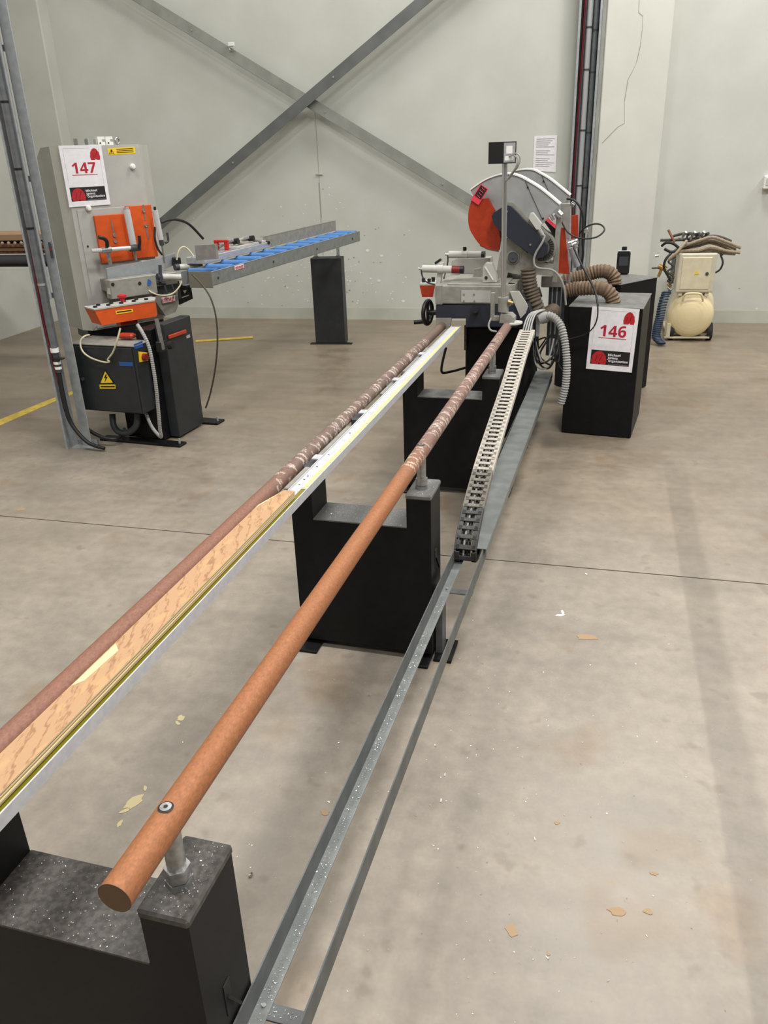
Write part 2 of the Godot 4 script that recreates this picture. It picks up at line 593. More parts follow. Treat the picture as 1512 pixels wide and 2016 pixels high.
func build_room() -> void:
	# floor: two poured slabs with a sawn joint
	var fl := Node3D.new()
	fl.name = "floor"
	fl.set_meta("kind", "structure")
	add_child(fl)
	var ja := Vector3(-6.2, 0, -3.262)
	var jb := Vector3(9.2, 0, -2.706)
	var gap := Vector3(0, 0, 0.0035)
	var down := Vector3(0, -0.2, 0)
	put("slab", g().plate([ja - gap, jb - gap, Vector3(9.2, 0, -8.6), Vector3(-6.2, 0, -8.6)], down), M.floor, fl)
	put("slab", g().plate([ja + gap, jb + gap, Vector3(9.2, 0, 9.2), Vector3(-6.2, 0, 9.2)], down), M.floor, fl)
	put("joint", g().plate([ja - gap + down * 0.03, jb - gap + down * 0.03, jb + gap + down * 0.03, ja + gap + down * 0.03], down * 0.5), M.joint, fl)
	var y3 := Vector3(0, 0.0015, 0)
	put("painted_line", g().plate([Vector3(-3.7216, 0, -4.4778), Vector3(-3.6838, 0, -5.0517), Vector3(-3.6508, 0, -5.2882), Vector3(-3.7014, 0, -5.3691), Vector3(-3.75, 0, -5.1523), Vector3(-3.8139, 0, -4.603)], y3), M.yellow_line, fl, "yellow painted line on the concrete")
	# walls
	var wb := structure("wall_back", g().blk(Vector3(-6.2, 0, -8.29), Vector3(9.2, 6.6, -8.6)), M.wall)
	put("joint", g().blk(Vector3(-2.522, 1.02, -8.2885), Vector3(-2.516, 2.0, -8.30)), M.crack, wb)
	put("joint", g().blk(Vector3(-2.529, 0.0, -8.2885), Vector3(-2.523, 1.35, -8.30)), M.crack, wb)
	put("joint_tie", g().bar(Vector3(-2.5484, 1.4299, -8.285), Vector3(-2.4799, 1.4281, -8.285), 0.012, 0.01), M.lightgrey, wb)
	# flaking paint along the lower wall
	var chips := g()
	var dchips := g()
	for i in 240:
		var x := 0.0
		var y := 0.0
		var k := rng.randf()
		if k < 0.6:
			x = rng.randfn(-2.75, 0.55); y = absf(rng.randfn(0.55, 0.38))
		elif k < 0.8:
			x = rng.randfn(-2.3, 0.3); y = rng.randf_range(0.1, 0.45)
		else:
			x = rng.randf_range(-5.0, 2.4); y = rng.randf_range(0.05, 0.9)
		var s := rng.randf_range(0.003, 0.011) * (2.0 if rng.randf() < 0.1 else 1.0)
		var p := []
		var a0 := rng.randf() * TAU
		var nn := rng.randi_range(4, 6)
		for j in nn: p.append(Vector3(x, y, -8.2895) + Vector3(cos(a0 + TAU * j / nn) * s * rng.randf_range(0.6, 1.4), sin(a0 + TAU * j / nn) * s * rng.randf_range(0.5, 1.1), 0))
		(chips if rng.randf() < 0.72 else dchips).plate(p, Vector3(0, 0, 0.001))
	put("paint_flake", chips, M.chip, wb).set_meta("kind", "stuff")
	put("dirt_spot", dchips, M.dark_chip, wb).set_meta("kind", "stuff")
	put("scuffed_skirting", g().blk(Vector3(-5.2, 0, -8.291), Vector3(9.0, 0.12, -8.287)), M.wall_low, wb)
	structure("wall_left", g().blk(Vector3(-5.62, 0, -8.3), Vector3(-6.2, 6.6, 9.2)), M.wall_side)
	structure("wall_right", g().blk(Vector3(8.9, 0, -8.3), Vector3(9.2, 6.6, 9.2)), M.far_wall)
	structure("wall_front", g().blk(Vector3(-6.2, 0, 8.9), Vector3(9.2, 6.6, 9.2)), M.far_wall)
	structure("ceiling", g().blk(Vector3(-6.2, 6.5, -8.6), Vector3(9.2, 6.8, 9.2)), M.ceiling)
	structure("trim_1", g().blk(Vector3(-5.63, 0, -8.3), Vector3(-5.2, 6.5, -8.12), 0.012), M.wall_side)
	var pi := structure("trim_2", g().blk(Vector3(0.155, 0, -8.3), Vector3(0.7, 6.5, -8.12), 0.01), M.pilaster)
	var cr := [Vector2(0.415, 3.3), Vector2(0.41, 2.72), Vector2(0.415, 2.604), Vector2(0.451, 2.577), Vector2(0.456, 2.476), Vector2(0.451, 2.357), Vector2(0.433, 2.244), Vector2(0.402, 2.168), Vector2(0.373, 2.112), Vector2(0.358, 1.943), Vector2(0.373, 1.77), Vector2(0.319, 1.743), Vector2(0.193, 1.616)]
	var cg := g()
	for i in cr.size() - 1:
		cg.bar(Vector3(cr[i].x, cr[i].y, -8.12), Vector3(cr[i + 1].x, cr[i + 1].y, -8.12), 0.0035 + 0.002 * (i % 3), 0.0015, 0.0, Vector3(0, 0, 1))
	put("crack", cg, M.crack, pi)
	# crossed braces standing off the wall
	brace("steel_brace", Vector3(-5.3, 3.69, -8.185), Vector3(-0.6, 0.925, -8.185), "flat grey steel brace falling from upper left to the saw, behind the other brace")
	brace("steel_brace", Vector3(-4.75, 0.66, -8.125), Vector3(-0.75, 3.24, -8.125), "grey steel angle brace rising from the copy router to the upper right, crossing in front")


func brace(called: String, a: Vector3, b: Vector3, label: String) -> void:
	var o := thing(called, label, "brace", a)
	var d := (b - a).normalized()
	var up := d.cross(Vector3(0, 0, -1)).normalized()
	if up.y < 0.0: up = -up
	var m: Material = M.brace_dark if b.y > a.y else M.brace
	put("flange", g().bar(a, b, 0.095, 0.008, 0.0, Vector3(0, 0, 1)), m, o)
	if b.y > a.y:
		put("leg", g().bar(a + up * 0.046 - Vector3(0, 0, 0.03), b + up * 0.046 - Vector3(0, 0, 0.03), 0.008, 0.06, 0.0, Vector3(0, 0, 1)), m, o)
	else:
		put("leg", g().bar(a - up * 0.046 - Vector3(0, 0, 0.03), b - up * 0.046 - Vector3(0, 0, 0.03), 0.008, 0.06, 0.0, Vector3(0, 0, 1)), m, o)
	for k in [0.35, 0.62, 0.86]:
		var p: Vector3 = a.lerp(b, k) + Vector3(0, 0, 0.004)
		put("bolt", g().cyl(p, p + Vector3(0, 0, 0.006), 0.009, 6), M.galv, o)


# ---------------------------------------------------------------- infeed: supports, rails, scale channel
const SP := [0.68, 2.24, 3.71]      # where the three supports stand along the rails


func build_infeed() -> void:
	var names := ["notched black steel support block at the front, half out of the picture", "notched black steel support block in the middle, notch floor silver with shavings", "notched black steel support block nearest the saw"]
	for i in 3:
		var s: float = SP[i]
		var o := thing("rail_support", names[i], "support", SAW * Vector3(-0.753, 0, -s - 0.069), "notched supports under the two rails")
		# U shaped welded box: two columns and a low middle
		var p := [Vector3(-0.99, 0.03, -s), Vector3(-0.515, 0.03, -s), Vector3(-0.515, 0.604, -s), Vector3(-0.595, 0.604, -s), Vector3(-0.595, 0.5, -s), Vector3(-0.915, 0.5, -s), Vector3(-0.915, 0.604, -s), Vector3(-0.99, 0.604, -s)]
		put("body", g(SAW).plate(p, Vector3(0, 0, -0.138)), M.black, o)
		put("notch_plate", g(SAW).blk(Vector3(-0.9145, 0.4995, -s + 0.001), Vector3(-0.5955, 0.5035, -s - 0.14)), M.dust_top if i == 1 else (M.cab_top if i == 2 else M.black_top), o)
		for u in [-0.955, -0.555]:
			put("cap_plate", g(SAW).blk(Vector3(u - 0.042, 0.602, -s + 0.004), Vector3(u + 0.042, 0.619, -s - 0.142), 0.004), M.black_top if i < 1 else M.cab_top, o)
			put("foot", g(SAW).blk(Vector3(u - 0.035, 0.0, -s + 0.05), Vector3(u + 0.035, 0.012, -s - 0.19), 0.003), M.black, o)
			put("stem", g(SAW).blk(Vector3(u - 0.03, 0.01, -s - 0.02), Vector3(u + 0.03, 0.032, -s - 0.12)), M.black, o)
		var st := Vector3(-0.557, 0.619, -s - 0.055)
		put("stud", g(SAW).cyl(st, st + Vector3(0, 0.105, 0), 0.0145, 14), M.steel, o)
		put("nut", g(SAW).cyl(st, st + Vector3(0, 0.012, 0), 0.021, 6), M.steel, o)
		put("nut", g(SAW).cyl(st + Vector3(0, 0.014, 0), st + Vector3(0, 0.036, 0), 0.02, 6), M.steel, o)
		var s2 := Vector3(-0.95, 0.619, -s - 0.055)
		put("stud", g(SAW).cyl(s2, s2 + Vector3(0, 0.065, 0), 0.0145, 14), M.steel, o)
		put("slot", g(SAW).blk(Vector3(-0.517, 0.33, -s - 0.055), Vector3(-0.5135, 0.40, -s - 0.075)), M.rubber, o)
		put("latch", g(SAW).bar(Vector3(-0.512, 0.375, -s - 0.06), Vector3(-0.507, 0.325, -s - 0.085), 0.006, 0.005), M.plastic, o)
		# swarf lying on the flat tops
		var sw := g(SAW)
		for k in [420, 900, 160][i]:
			var q := Vector3(rng.randf_range(-0.91, -0.60), 0.5045, -s - rng.randf_range(0.0, 0.135))
			if rng.randf() < 0.3: q = Vector3(rng.randf_range(-0.59, -0.52), 0.6195, -s - rng.randf_range(0.0, 0.135))
			flake(sw, q, rng.randf_range(0.0004, 0.0014))
		put("swarf", sw, M.shaving, o).set_meta("kind", "stuff")
	# rails
	rail("round steel rail on the right, rust brown end cut square towards the viewer", Vector3(-0.557, 0.743, -0.6), Vector3(-0.557, 0.743, -4.36), M.rail_front, true)
	rail("round steel rail on the left, darker brown, beside the scale channel and plywood", Vector3(-0.948, 0.70, -0.35), Vector3(-0.948, 0.70, -4.45), M.rail_rear, false)
	# scale channel carrying the measuring tape
	var ch := thing("scale_channel", "long pale aluminium channel with yellow measuring tape beside the left rail", "scale rail", SAW * Vector3(-0.847, 0.6, -2.4))
	put("channel", g(SAW).plate([Vector3(-0.822, 0.696, -0.3), Vector3(-0.822, 0.722, -0.3), Vector3(-0.825, 0.722, -0.3), Vector3(-0.825, 0.718, -0.3), Vector3(-0.872, 0.718, -0.3), Vector3(-0.872, 0.722, -0.3), Vector3(-0.875, 0.722, -0.3), Vector3(-0.875, 0.696, -0.3)], Vector3(0, 0, -4.05)), M.channel, ch)
	put("measuring_tape", g(SAW).blk(Vector3(-0.8245, 0.7181, -2.0), Vector3(-0.842, 0.7192, -4.33)), M.tape, ch, "yellow measuring tape")
	put("measuring_tape", g(SAW).blk(Vector3(-0.826, 0.7181, -0.3), Vector3(-0.842, 0.7192, -1.99)), M.tape_shaded, ch, "measuring tape under the plywood edge, shade put into its olive colour")
	var ticks := g(SAW)
	for k in 232: ticks.blk(Vector3(-0.8255, 0.7191, -2.01 - k * 0.01), Vector3(-0.829 - (0.006 if k % 10 == 0 else 0.0), 0.7195, -2.0115 - k * 0.01))
	put("tick_mark", ticks, M.ink, ch).set_meta("kind", "stuff")
	for q in [Vector3(-0.8897, 0.72, -2.2601), Vector3(-0.8856, 0.72, -2.7596), Vector3(-0.8951, 0.72, -3.2361), Vector3(-0.8872, 0.72, -3.7145)]:
		put("bracket", g(SAW).blk(Vector3(-0.87, 0.712, q.z - 0.02), Vector3(-0.905, 0.7165, q.z + 0.02)), M.channel, ch)
		put("clamp_block", g(SAW).blk(Vector3(-0.925, 0.664, q.z - 0.03), Vector3(-0.893, 0.70, q.z + 0.05), 0.003), M.charcoal, ch)
	for q in [[2.02, 2.2], [2.3, 2.62], [3.05, 3.3], [3.42, 3.9]]:
		put("spacer_bar", g(SAW).blk(Vector3(-0.912, 0.680, -q[0]), Vector3(-0.896, 0.704, -q[1]), 0.002), M.cast, ch)
	var holes := g(SAW)
	for k in [2.02, 2.06, 2.09, 2.17, 2.28, 2.5]: holes.cyl(Vector3(-0.86, 0.7178, -k), Vector3(-0.86, 0.7185, -k), 0.003, 8)
	put("hole", holes, M.ink, ch)
	# strip of plywood lying on the channel
	var w := thing("plywood_strip", "long strip of plywood with pale ply edges lying on the scale channel", "plywood", SAW * Vector3(-0.868, 0.722, -1.1))
	var z0 := -0.3
	var z1 := -1.92
	var uvw := g(SAW)
	var xl := -0.895
	var xr := -0.8335
	var y0 := 0.7225
	for i in 12:      # face veneer with the figure running along the strip
		var a := lerpf(z0, z1, i / 12.0)
		var b := lerpf(z0, z1, (i + 1) / 12.0)
		var bl := xl if i < 11 else xl + 0.03
		var al := xl
		for tt in [[Vector3(al, 0.7418, a), Vector3(xr, 0.7418, a), Vector3(xr, 0.7418, b)], [Vector3(al, 0.7418, a), Vector3(xr, 0.7418, b), Vector3(bl, 0.7418, b)]]:
			var uv := []
			for q in tt: uv.append(Vector2((q.x - xl) / (xr - xl) * 0.9, (z0 - q.z) / 1.62 * 2.0))
			uvw.flat(tt[0], tt[1], tt[2], Vector3.UP, uv[0], uv[1], uv[2])
	put("face_veneer", uvw, M.wood, w)
	for k in 7:
		var m: Material = M.ply_edge if k % 2 == 0 else M.ply_glue
		var inset := 0.0 if k % 2 == 0 else 0.0006
		put("ply", g(SAW).plate([Vector3(xl + inset, y0 + k * 0.00275, z0), Vector3(xr - inset + (0.003 if k == 2 else 0.0), y0 + k * 0.00275, z0), Vector3(xr - inset, y0 + k * 0.00275, z1), Vector3(xl + 0.03, y0 + k * 0.00275, z1), Vector3(xl + inset, y0 + k * 0.00275, z1 + 0.11)], Vector3(0, 0.0027, 0)), m, w)
	put("splinter_patch", g(SAW).plate([Vector3(xl + 0.002, 0.7419, -0.98), Vector3(xl + 0.016, 0.7419, -1.0), Vector3(xl + 0.022, 0.7419, -1.10), Vector3(xl + 0.003, 0.7419, -1.12)], Vector3(0, 0.0004, 0)), M.ply_edge, w)


func flake(o: Geo, q: Vector3, r: float) -> void:
	var a := rng.randf() * TAU
	var e := Vector3(cos(a), rng.randf_range(0.0, 0.5), sin(a)) * r
	var f := Vector3(-sin(a), rng.randf_range(0.0, 0.6), cos(a)) * r * rng.randf_range(0.4, 1.0)
	o.flat(q, q + e * 2.0, q + f, Vector3.UP)
	o.flat(q, q + f, q - e + Vector3(0, r, 0), Vector3.UP)


func rail(label: String, a: Vector3, b: Vector3, m: Material, bolted: bool) -> void:
	var o := thing("guide_rail", label, "rail", SAW * a, "the two long round rails")
	var bar := g(SAW)
	var r := 0.024
	var seg := 28
	for i in seg:
		var d0 := Vector3(cos(TAU * i / seg), sin(TAU * i / seg), 0)
		var d1 := Vector3(cos(TAU * (i + 1) / seg), sin(TAU * (i + 1) / seg), 0)
		var u0 := float(i) / seg
		var u1 := float(i + 1) / seg
		bar.tri(a + d0 * r, a + d1 * r, b + d1 * r, d0, d1, d1, Vector2(u0, 0), Vector2(u1, 0), Vector2(u1, 1))
		bar.tri(a + d0 * r, b + d1 * r, b + d0 * r, d0, d1, d0, Vector2(u0, 0), Vector2(u1, 1), Vector2(u0, 1))
	put("bar", bar, m, o)
	put("end_face", g(SAW).cyl(a, a - Vector3(0, 0, 0.0008), r - 0.0005, 28), M.rail_end, o)
	if bolted:
		for s in SP:
			var q := Vector3(a.x, a.y + r - 0.0015, -s - 0.055)
			put("bolt", g(SAW).lathe([Vector2(0.0, 0.002), Vector2(0.0035, 0.002), Vector2(0.0035, 0.0032), Vector2(0.0085, 0.003), Vector2(0.009, 0.0)], q, Vector3.UP, 16), M.steel, o)
			put("bolt_recess", g(SAW).lathe([Vector2(0.0, 0.0021), Vector2(0.0034, 0.0021)], q, Vector3.UP, 6), M.ink, o)
			put("bolt_ring", g(SAW).lathe([Vector2(0.009, 0.0024), Vector2(0.0115, 0.0016)], q, Vector3.UP, 16), M.ink, o)


# ---------------------------------------------------------------- cable tray and chain
func tl(s: float) -> float: return -0.511 + 0.0106 * (s - 0.743)


func build_tray() -> void:
	var t := thing("cable_tray", "long narrow dark grey steel cable tray on the right of the supports", "cable tray", SAW * Vector3(-0.45, 0, -2.6))
	var a := 0.3
	var b := 5.05
	var yt := 0.302
	var yb := 0.247
	put("side_wall", g(SAW).bar(Vector3(tl(a), (yt + yb) / 2, -a), Vector3(tl(b), (yt + yb) / 2, -b), 0.003, yt - yb), M.tray, t)
	put("side_wall", g(SAW).bar(Vector3(tl(a) + 0.107, (yt + yb) / 2, -a), Vector3(tl(b) + 0.096, (yt + yb) / 2, -b), 0.003, yt - yb), M.tray, t)
	put("bottom_flange", g(SAW).bar(Vector3(tl(a) + 0.015, yb, -a), Vector3(tl(b) + 0.015, yb, -b), 0.028, 0.003), M.cover, t)
	put("bottom_flange", g(SAW).bar(Vector3(tl(a) + 0.102, yb, -a), Vector3(tl(b) + 0.091, yb, -b), 0.008, 0.003), M.cover, t)
	for s in [0.81, 2.31, 3.8]:
		put("cross_bar", g(SAW).bar(Vector3(tl(s), yb - 0.002, -s), Vector3(tl(s) + 0.105, yb - 0.002, -s), 0.03, 0.004), M.tray, t)
		put("rivet", g(SAW).cyl(Vector3(tl(s) + 0.016, yb, -s - 0.005), Vector3(tl(s) + 0.016, yb + 0.005, -s - 0.005), 0.004, 8), M.galv, t)
	for s in SP:
		var q: float = s + 0.07
		put("leg", g(SAW).blk(Vector3(-0.511, 0.012, -q + 0.03), Vector3(-0.488, yb - 0.004, -q - 0.03)), M.tray, t)
		put("foot", g(SAW).blk(Vector3(-0.511, 0.0, -q + 0.07), Vector3(-0.45, 0.012, -q - 0.06)), M.black, t)
	put("cover", g(SAW).plate([Vector3(tl(2.52) + 0.02, yt + 0.003, -2.52), Vector3(tl(2.52) + 0.112, yt + 0.003, -2.52), Vector3(tl(5.05) + 0.1, yt + 0.003, -5.05), Vector3(tl(5.05) - 0.004, yt + 0.003, -5.05)], Vector3(0, 0.003, 0)), M.cover, t, "flat grey cover plate")
	put("cover_lip", g(SAW).bar(Vector3(tl(2.52) + 0.112, yt - 0.012, -2.52), Vector3(tl(5.05) + 0.1, yt - 0.012, -5.05), 0.002, 0.03), M.cover, t)
	var sw := g(SAW)
	for k in 900:
		var s := rng.randf_range(0.4, 2.3)
		flake(sw, Vector3(tl(s) + rng.randf_range(0.004, 0.027), yb + 0.002, -s), rng.randf_range(0.0006, 0.0018))
	for k in 40:
		var s := rng.randf_range(0.8, 0.82)
		flake(sw, Vector3(tl(s) + rng.randf_range(0.03, 0.1), yb + 0.001, -s), rng.randf_range(0.0006, 0.0018))
	put("swarf", sw, M.shaving, t).set_meta("kind", "stuff")
	# energy chain: from the saw carriage down into the tray, round the bend and back under the cover
	var u := -0.452
	var path := smooth([Vector3(u, 0.715, -4.27), Vector3(u, 0.67, -3.924), Vector3(u, 0.598, -3.6), Vector3(u, 0.535, -3.24), Vector3(u, 0.475, -2.93), Vector3(u, 0.405, -2.69), Vector3(u, 0.34, -2.545), Vector3(u, 0.285, -2.505), Vector3(u, 0.262, -2.53), Vector3(u, 0.257, -2.62), Vector3(u, 0.257, -3.2), Vector3(u, 0.257, -3.6)], 8)
	var cv := Curve3D.new()
	for q in path: cv.add_point(q)
	var c := thing("cable_chain", "long plastic cable chain of pale ladder links dropping from the saw into the tray", "cable chain", SAW * Vector3(u, 0.25, -2.6))
	var pitch := 0.0365
	var total := cv.get_baked_length()
	var n := int(total / pitch)
	for i in n:
		var p0 := cv.sample_baked(i * pitch)
		var p1 := cv.sample_baked((i + 1) * pitch)
		var d := (p1 - p0).normalized()
		var x := Vector3.RIGHT
		var up := x.cross(d) * -1.0
		if i * pitch < 1.7 and up.y < 0.0: up = -up
		var bas := Basis(x, up, x.cross(up))
		var mid := (p0 + p1) * 0.5
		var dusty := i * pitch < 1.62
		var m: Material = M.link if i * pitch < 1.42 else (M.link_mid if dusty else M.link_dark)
		var lk := g(SAW)
		for sx in [-1.0, 1.0]:
			lk.box(mid + x * 0.0365 * sx, Vector3(0.007, 0.026, pitch * 1.1), 0.002, bas)
		lk.box(mid + up * 0.0115 + bas.z * pitch * 0.24, Vector3(0.07, 0.004, pitch * 0.46), 0.001, bas)
		lk.box(mid + up * 0.0115 + x * 0.028, Vector3(0.014, 0.004, pitch * 0.9), 0.001, bas)
		lk.box(mid + up * 0.0115 - x * 0.028, Vector3(0.014, 0.004, pitch * 0.9), 0.001, bas)
		lk.box(mid - up * 0.0115 - bas.z * pitch * 0.2, Vector3(0.07, 0.004, pitch * 0.4), 0.001, bas)
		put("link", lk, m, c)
	for k in 4:
		var cp := []
		for q in path: cp.append(q + Vector3(-0.021 + 0.014 * k, 0.002 * (k % 2), 0))
		put("cable", g(SAW).tube(cp, 0.0042, 6), [M.cable, M.conduit_grey, M.cable, M.cable_pale][k], c)
	# cables fanning out of the chain's top end
	for k in 4:
		put("cable", g(SAW).tube(smooth([Vector3(u - 0.024 + k * 0.013, 0.715, -4.27), Vector3(u - 0.018 + k * 0.012, 0.76, -4.36), Vector3(u + 0.0 + k * 0.01, 0.785, -4.42), Vector3(u + 0.05 + k * 0.006, 0.795, -4.47)]), 0.0048, 6), M.conduit_grey, c)
	# corrugated conduit hanging beside it
	single("flexible_conduit", g(SAW).tube(smooth([Vector3(-0.3973, 0.7552, -4.45), Vector3(-0.3654, 0.7694, -4.45), Vector3(-0.3226, 0.7577, -4.43), Vector3(-0.2829, 0.7129, -4.4), Vector3(-0.2576, 0.6252, -4.38), Vector3(-0.2424, 0.5174, -4.37), Vector3(-0.2438, 0.4046, -4.37), Vector3(-0.2626, 0.303, -4.37)]), 0.0225, 12, 0.014, 0.0055), M.conduit_grey, SAW * Vector3(-0.35, 0.5, -4.4), "grey corrugated conduit arching over and hanging in front of the black cabinet", "conduit")
	var cl := thing("conduit_clamp", "small grey clamp bracket holding the corrugated conduit beside the cable chain", "clamp", SAW * Vector3(-0.4046, 0.7147, -4.46))
	put("bracket", g(SAW).blk(Vector3(-0.426, 0.7637, -4.46), Vector3(-0.4084, 0.6509, -4.5), 0.003), M.galv, cl)
	put("ring", g(SAW).cyl(Vector3(-0.4079, 0.7495, -4.45), Vector3(-0.3705, 0.7639, -4.45), 0.028, 14), M.conduit_grey, cl)
	# loose bundle of black leads behind
	var bun := thing("cable_bundle", "tangle of black and grey leads hanging behind the cable chain", "cables", SAW * Vector3(-0.3991, 0.5208, -4.7))
	var ends := [Vector3(-0.4666, 0.6168, -4.8), Vector3(-0.4269, 0.49, -4.7), Vector3(-0.3703, 0.4487, -4.68), Vector3(-0.335, 0.4883, -4.72), Vector3(-0.3237, 0.5904, -4.8)]
	for k in 5:
		var pp := []
		for q in ends: pp.append(q + Vector3(rng.randf_range(-0.03, 0.03), rng.randf_range(-0.04, 0.03), rng.randf_range(-0.05, 0.05)))
		put("lead", g(SAW).tube(smooth(pp), 0.0055, 6), M.cable if k % 2 == 0 else M.conduit_grey, bun)
	put("lead", g(SAW).tube(smooth([Vector3(-0.4559, 0.5618, -4.75), Vector3(-0.3923, 0.5843, -4.75), Vector3(-0.4388, 0.5082, -4.75)]), 0.005, 6), M.cable, bun)
	put("lead", g(SAW).tube(smooth([Vector3(-0.3582, 0.6085, -4.78), Vector3(-0.4255, 0.4784, -4.75), Vector3(-0.3545, 0.42, -4.75)]), 0.006, 6), M.cable, bun)
	put("lead", g(SAW).tube(smooth([Vector3(-0.3074, 0.5776, -4.75), Vector3(-0.3387, 0.5112, -4.75), Vector3(-0.3234, 0.4454, -4.75), Vector3(-0.2723, 0.3742, -4.75)]), 0.006, 6), M.cable, bun)


# ---------------------------------------------------------------- mitre saw
func build_saw() -> void:
	var o := thing("mitre_saw", "large grey mitre saw with orange blade cover at the end of the rails", "saw", SAW * Vector3(-0.72, 0, -4.85))
	# pedestal
	put("pedestal", g(SAW).blk(Vector3(-0.845, 0.0, -4.62), Vector3(-0.49, 0.66, -5.35), 0.006), M.black, o)
	put("foot_pipe", g(SAW).tube(smooth([Vector3(-0.9882, 0.5103, -4.75), Vector3(-1.0171, 0.3648, -4.75), Vector3(-0.9731, 0.3475, -4.8), Vector3(-0.8867, 0.3638, -4.85)]), 0.008, 8), M.cable, o)
	put("side_flange", g(SAW).blk(Vector3(-0.8491, 0.6747, -4.6), Vector3(-0.8365, 0.5317, -4.62)), M.hose_dark, o)
	# dark frame of the table
	var fr := [Vector3(-0.9835, 0.8142, -4.45), Vector3(-0.4713, 0.8246, -4.45), Vector3(-0.4526, 0.7705, -4.45), Vector3(-0.5273, 0.7057, -4.45), Vector3(-0.8128, 0.6994, -4.45), Vector3(-0.8132, 0.7444, -4.45), Vector3(-0.9839, 0.7411, -4.45)]
	put("frame", g(SAW).plate(fr, Vector3(0, 0, -0.62)), M.navy, o)
	put("rail_plate", g(SAW).plate([Vector3(-0.983, 0.7447, -4.446), Vector3(-0.893, 0.7464, -4.446), Vector3(-0.9045, 0.6897, -4.446), Vector3(-0.9835, 0.6707, -4.446)], Vector3(0, 0, -0.02)), M.cast, o)
	# table casting with rounded right corner
	var tc := g(SAW)
	var t0: Vector3 = Vector3(-0.9798, 0.9357, -4.45)
	var t1: Vector3 = Vector3(-0.5497, 0.955, -4.45)
	var yb: float = Vector3(-0.777, 0.8201, -4.45).y
	var yt := 0.925
	tc.blk(Vector3(t0.x, yb, -4.45), Vector3(t1.x - 0.04, yt, -5.05), 0.008)
	tc.blk(Vector3(t1.x - 0.09, yb, -4.50), Vector3(t1.x, yt, -5.05), 0.004)
	tc.cyl(Vector3(t1.x - 0.05, yb, -4.50), Vector3(t1.x - 0.05, yt, -4.50), 0.05, 20)
	put("table", tc, M.cast, o)
	put("table_rim", g(SAW).blk(Vector3(t0.x + 0.06, yt - 0.001, -4.455), Vector3(t1.x - 0.04, yt + 0.006, -5.0), 0.003), M.cast, o)
	put("table_post", g(SAW).blk(Vector3(t0.x - 0.006, yb - 0.004, -4.445), Vector3(t0.x + 0.035, yt + 0.002, -4.50), 0.006), M.cast, o)
	put("name_plate", g(SAW).blk(Vector3(-0.8391, 0.8968, -4.445), Vector3(-0.6762, 0.8322, -4.452), 0.001), M.grey_plate, o)
	for q in [Vector3(-0.8244, 0.8755, -4.443), Vector3(-0.768, 0.8761, -4.443), Vector3(-0.8241, 0.8399, -4.443), Vector3(-0.7647, 0.8407, -4.443)]: put("bolt", g(SAW).cyl(q, q - Vector3(0, 0, 0.01), 0.006, 6), M.steel, o)
	put("clamp_knob", g(SAW).cyl(Vector3(-0.7539, 0.8045, -4.4), Vector3(-0.7642, 0.7936, -4.46), 0.021, 12).blk(Vector3(-0.7667, 0.7887, -4.41), Vector3(-0.749, 0.7642, -4.44), 0.003), M.plastic, o)
	# raised fence and blocks on the table
	put("fence", g(SAW).plate([Vector3(-0.9859, 0.8781, -4.86), Vector3(-0.9768, 0.9985, -4.86), Vector3(-0.9371, 1.0159, -4.86), Vector3(-0.7469, 1.0188, -4.86), Vector3(-0.7348, 0.88, -4.86)], Vector3(0, 0, -0.10)), M.grey_plate, o)
	put("fence", g(SAW).plate([Vector3(-0.8259, 0.9114, -4.72), Vector3(-0.8149, 0.9738, -4.72), Vector3(-0.7797, 0.9796, -4.72), Vector3(-0.7668, 0.9118, -4.72)], Vector3(0, 0, -0.03)), M.cast, o)
	put("stop_block", g(SAW).plate([Vector3(-0.7308, 0.933, -4.5), Vector3(-0.7296, 1.0192, -4.5), Vector3(-0.7159, 1.0353, -4.5), Vector3(-0.6826, 1.0326, -4.5), Vector3(-0.6559, 0.9632, -4.5), Vector3(-0.6524, 0.9336, -4.5)], Vector3(0, 0, -0.06)), M.lightgrey, o)
	put("stop_hole", g(SAW).cyl(Vector3(-0.7112, 0.9579, -4.497), Vector3(-0.7132, 0.9561, -4.51), 0.009, 12), M.ink, o)
	put("stop_rod", g(SAW).bar(Vector3(-0.7168, 1.0179, -4.49), Vector3(-0.6708, 0.9484, -4.49), 0.006, 0.006), M.white, o)
	# pneumatic clamps
	for c in [[Vector3(-1.0828, 0.9968, -4.56), Vector3(-0.8674, 0.992, -4.56), Vector3(-0.8473, 0.9921, -4.56)], [Vector3(-1.0003, 1.0344, -4.9), Vector3(-0.8047, 1.0313, -4.9), Vector3(-0.7835, 1.0313, -4.9)]]:
		var ax: Vector3 = (c[1] - c[0]).normalized()
		put("clamp_cylinder", g(SAW).cyl(c[0], c[1], 0.0205, 16), M.lightgrey, o)
		put("end_cap", g(SAW).cyl(c[1], c[2], 0.0215, 16), M.plastic, o)
		put("end_fitting", g(SAW).cyl(c[0] - ax * 0.022, c[0], 0.008, 10), M.chrome, o)
	put("red_sleeve", g(SAW).cyl(Vector3(-0.9135, 0.9933, -4.56), Vector3(-0.8674, 0.992, -4.56), 0.0213, 16), M.dark_red, o)
	put("clamp_arm", g(SAW).plate([Vector3(-0.9878, 1.0253, -4.555), Vector3(-0.9617, 1.028, -4.555), Vector3(-0.9824, 0.9118, -4.555), Vector3(-1.0034, 0.8384, -4.555), Vector3(-1.0242, 0.841, -4.555), Vector3(-1.0059, 0.9228, -4.555)], Vector3(0, 0, -0.035)), M.lightgrey, o)
	put("clamp_arm", g(SAW).blk(Vector3(-0.9145, 1.069, -4.9), Vector3(-0.8973, 0.931, -4.93), 0.003), M.lightgrey, o)
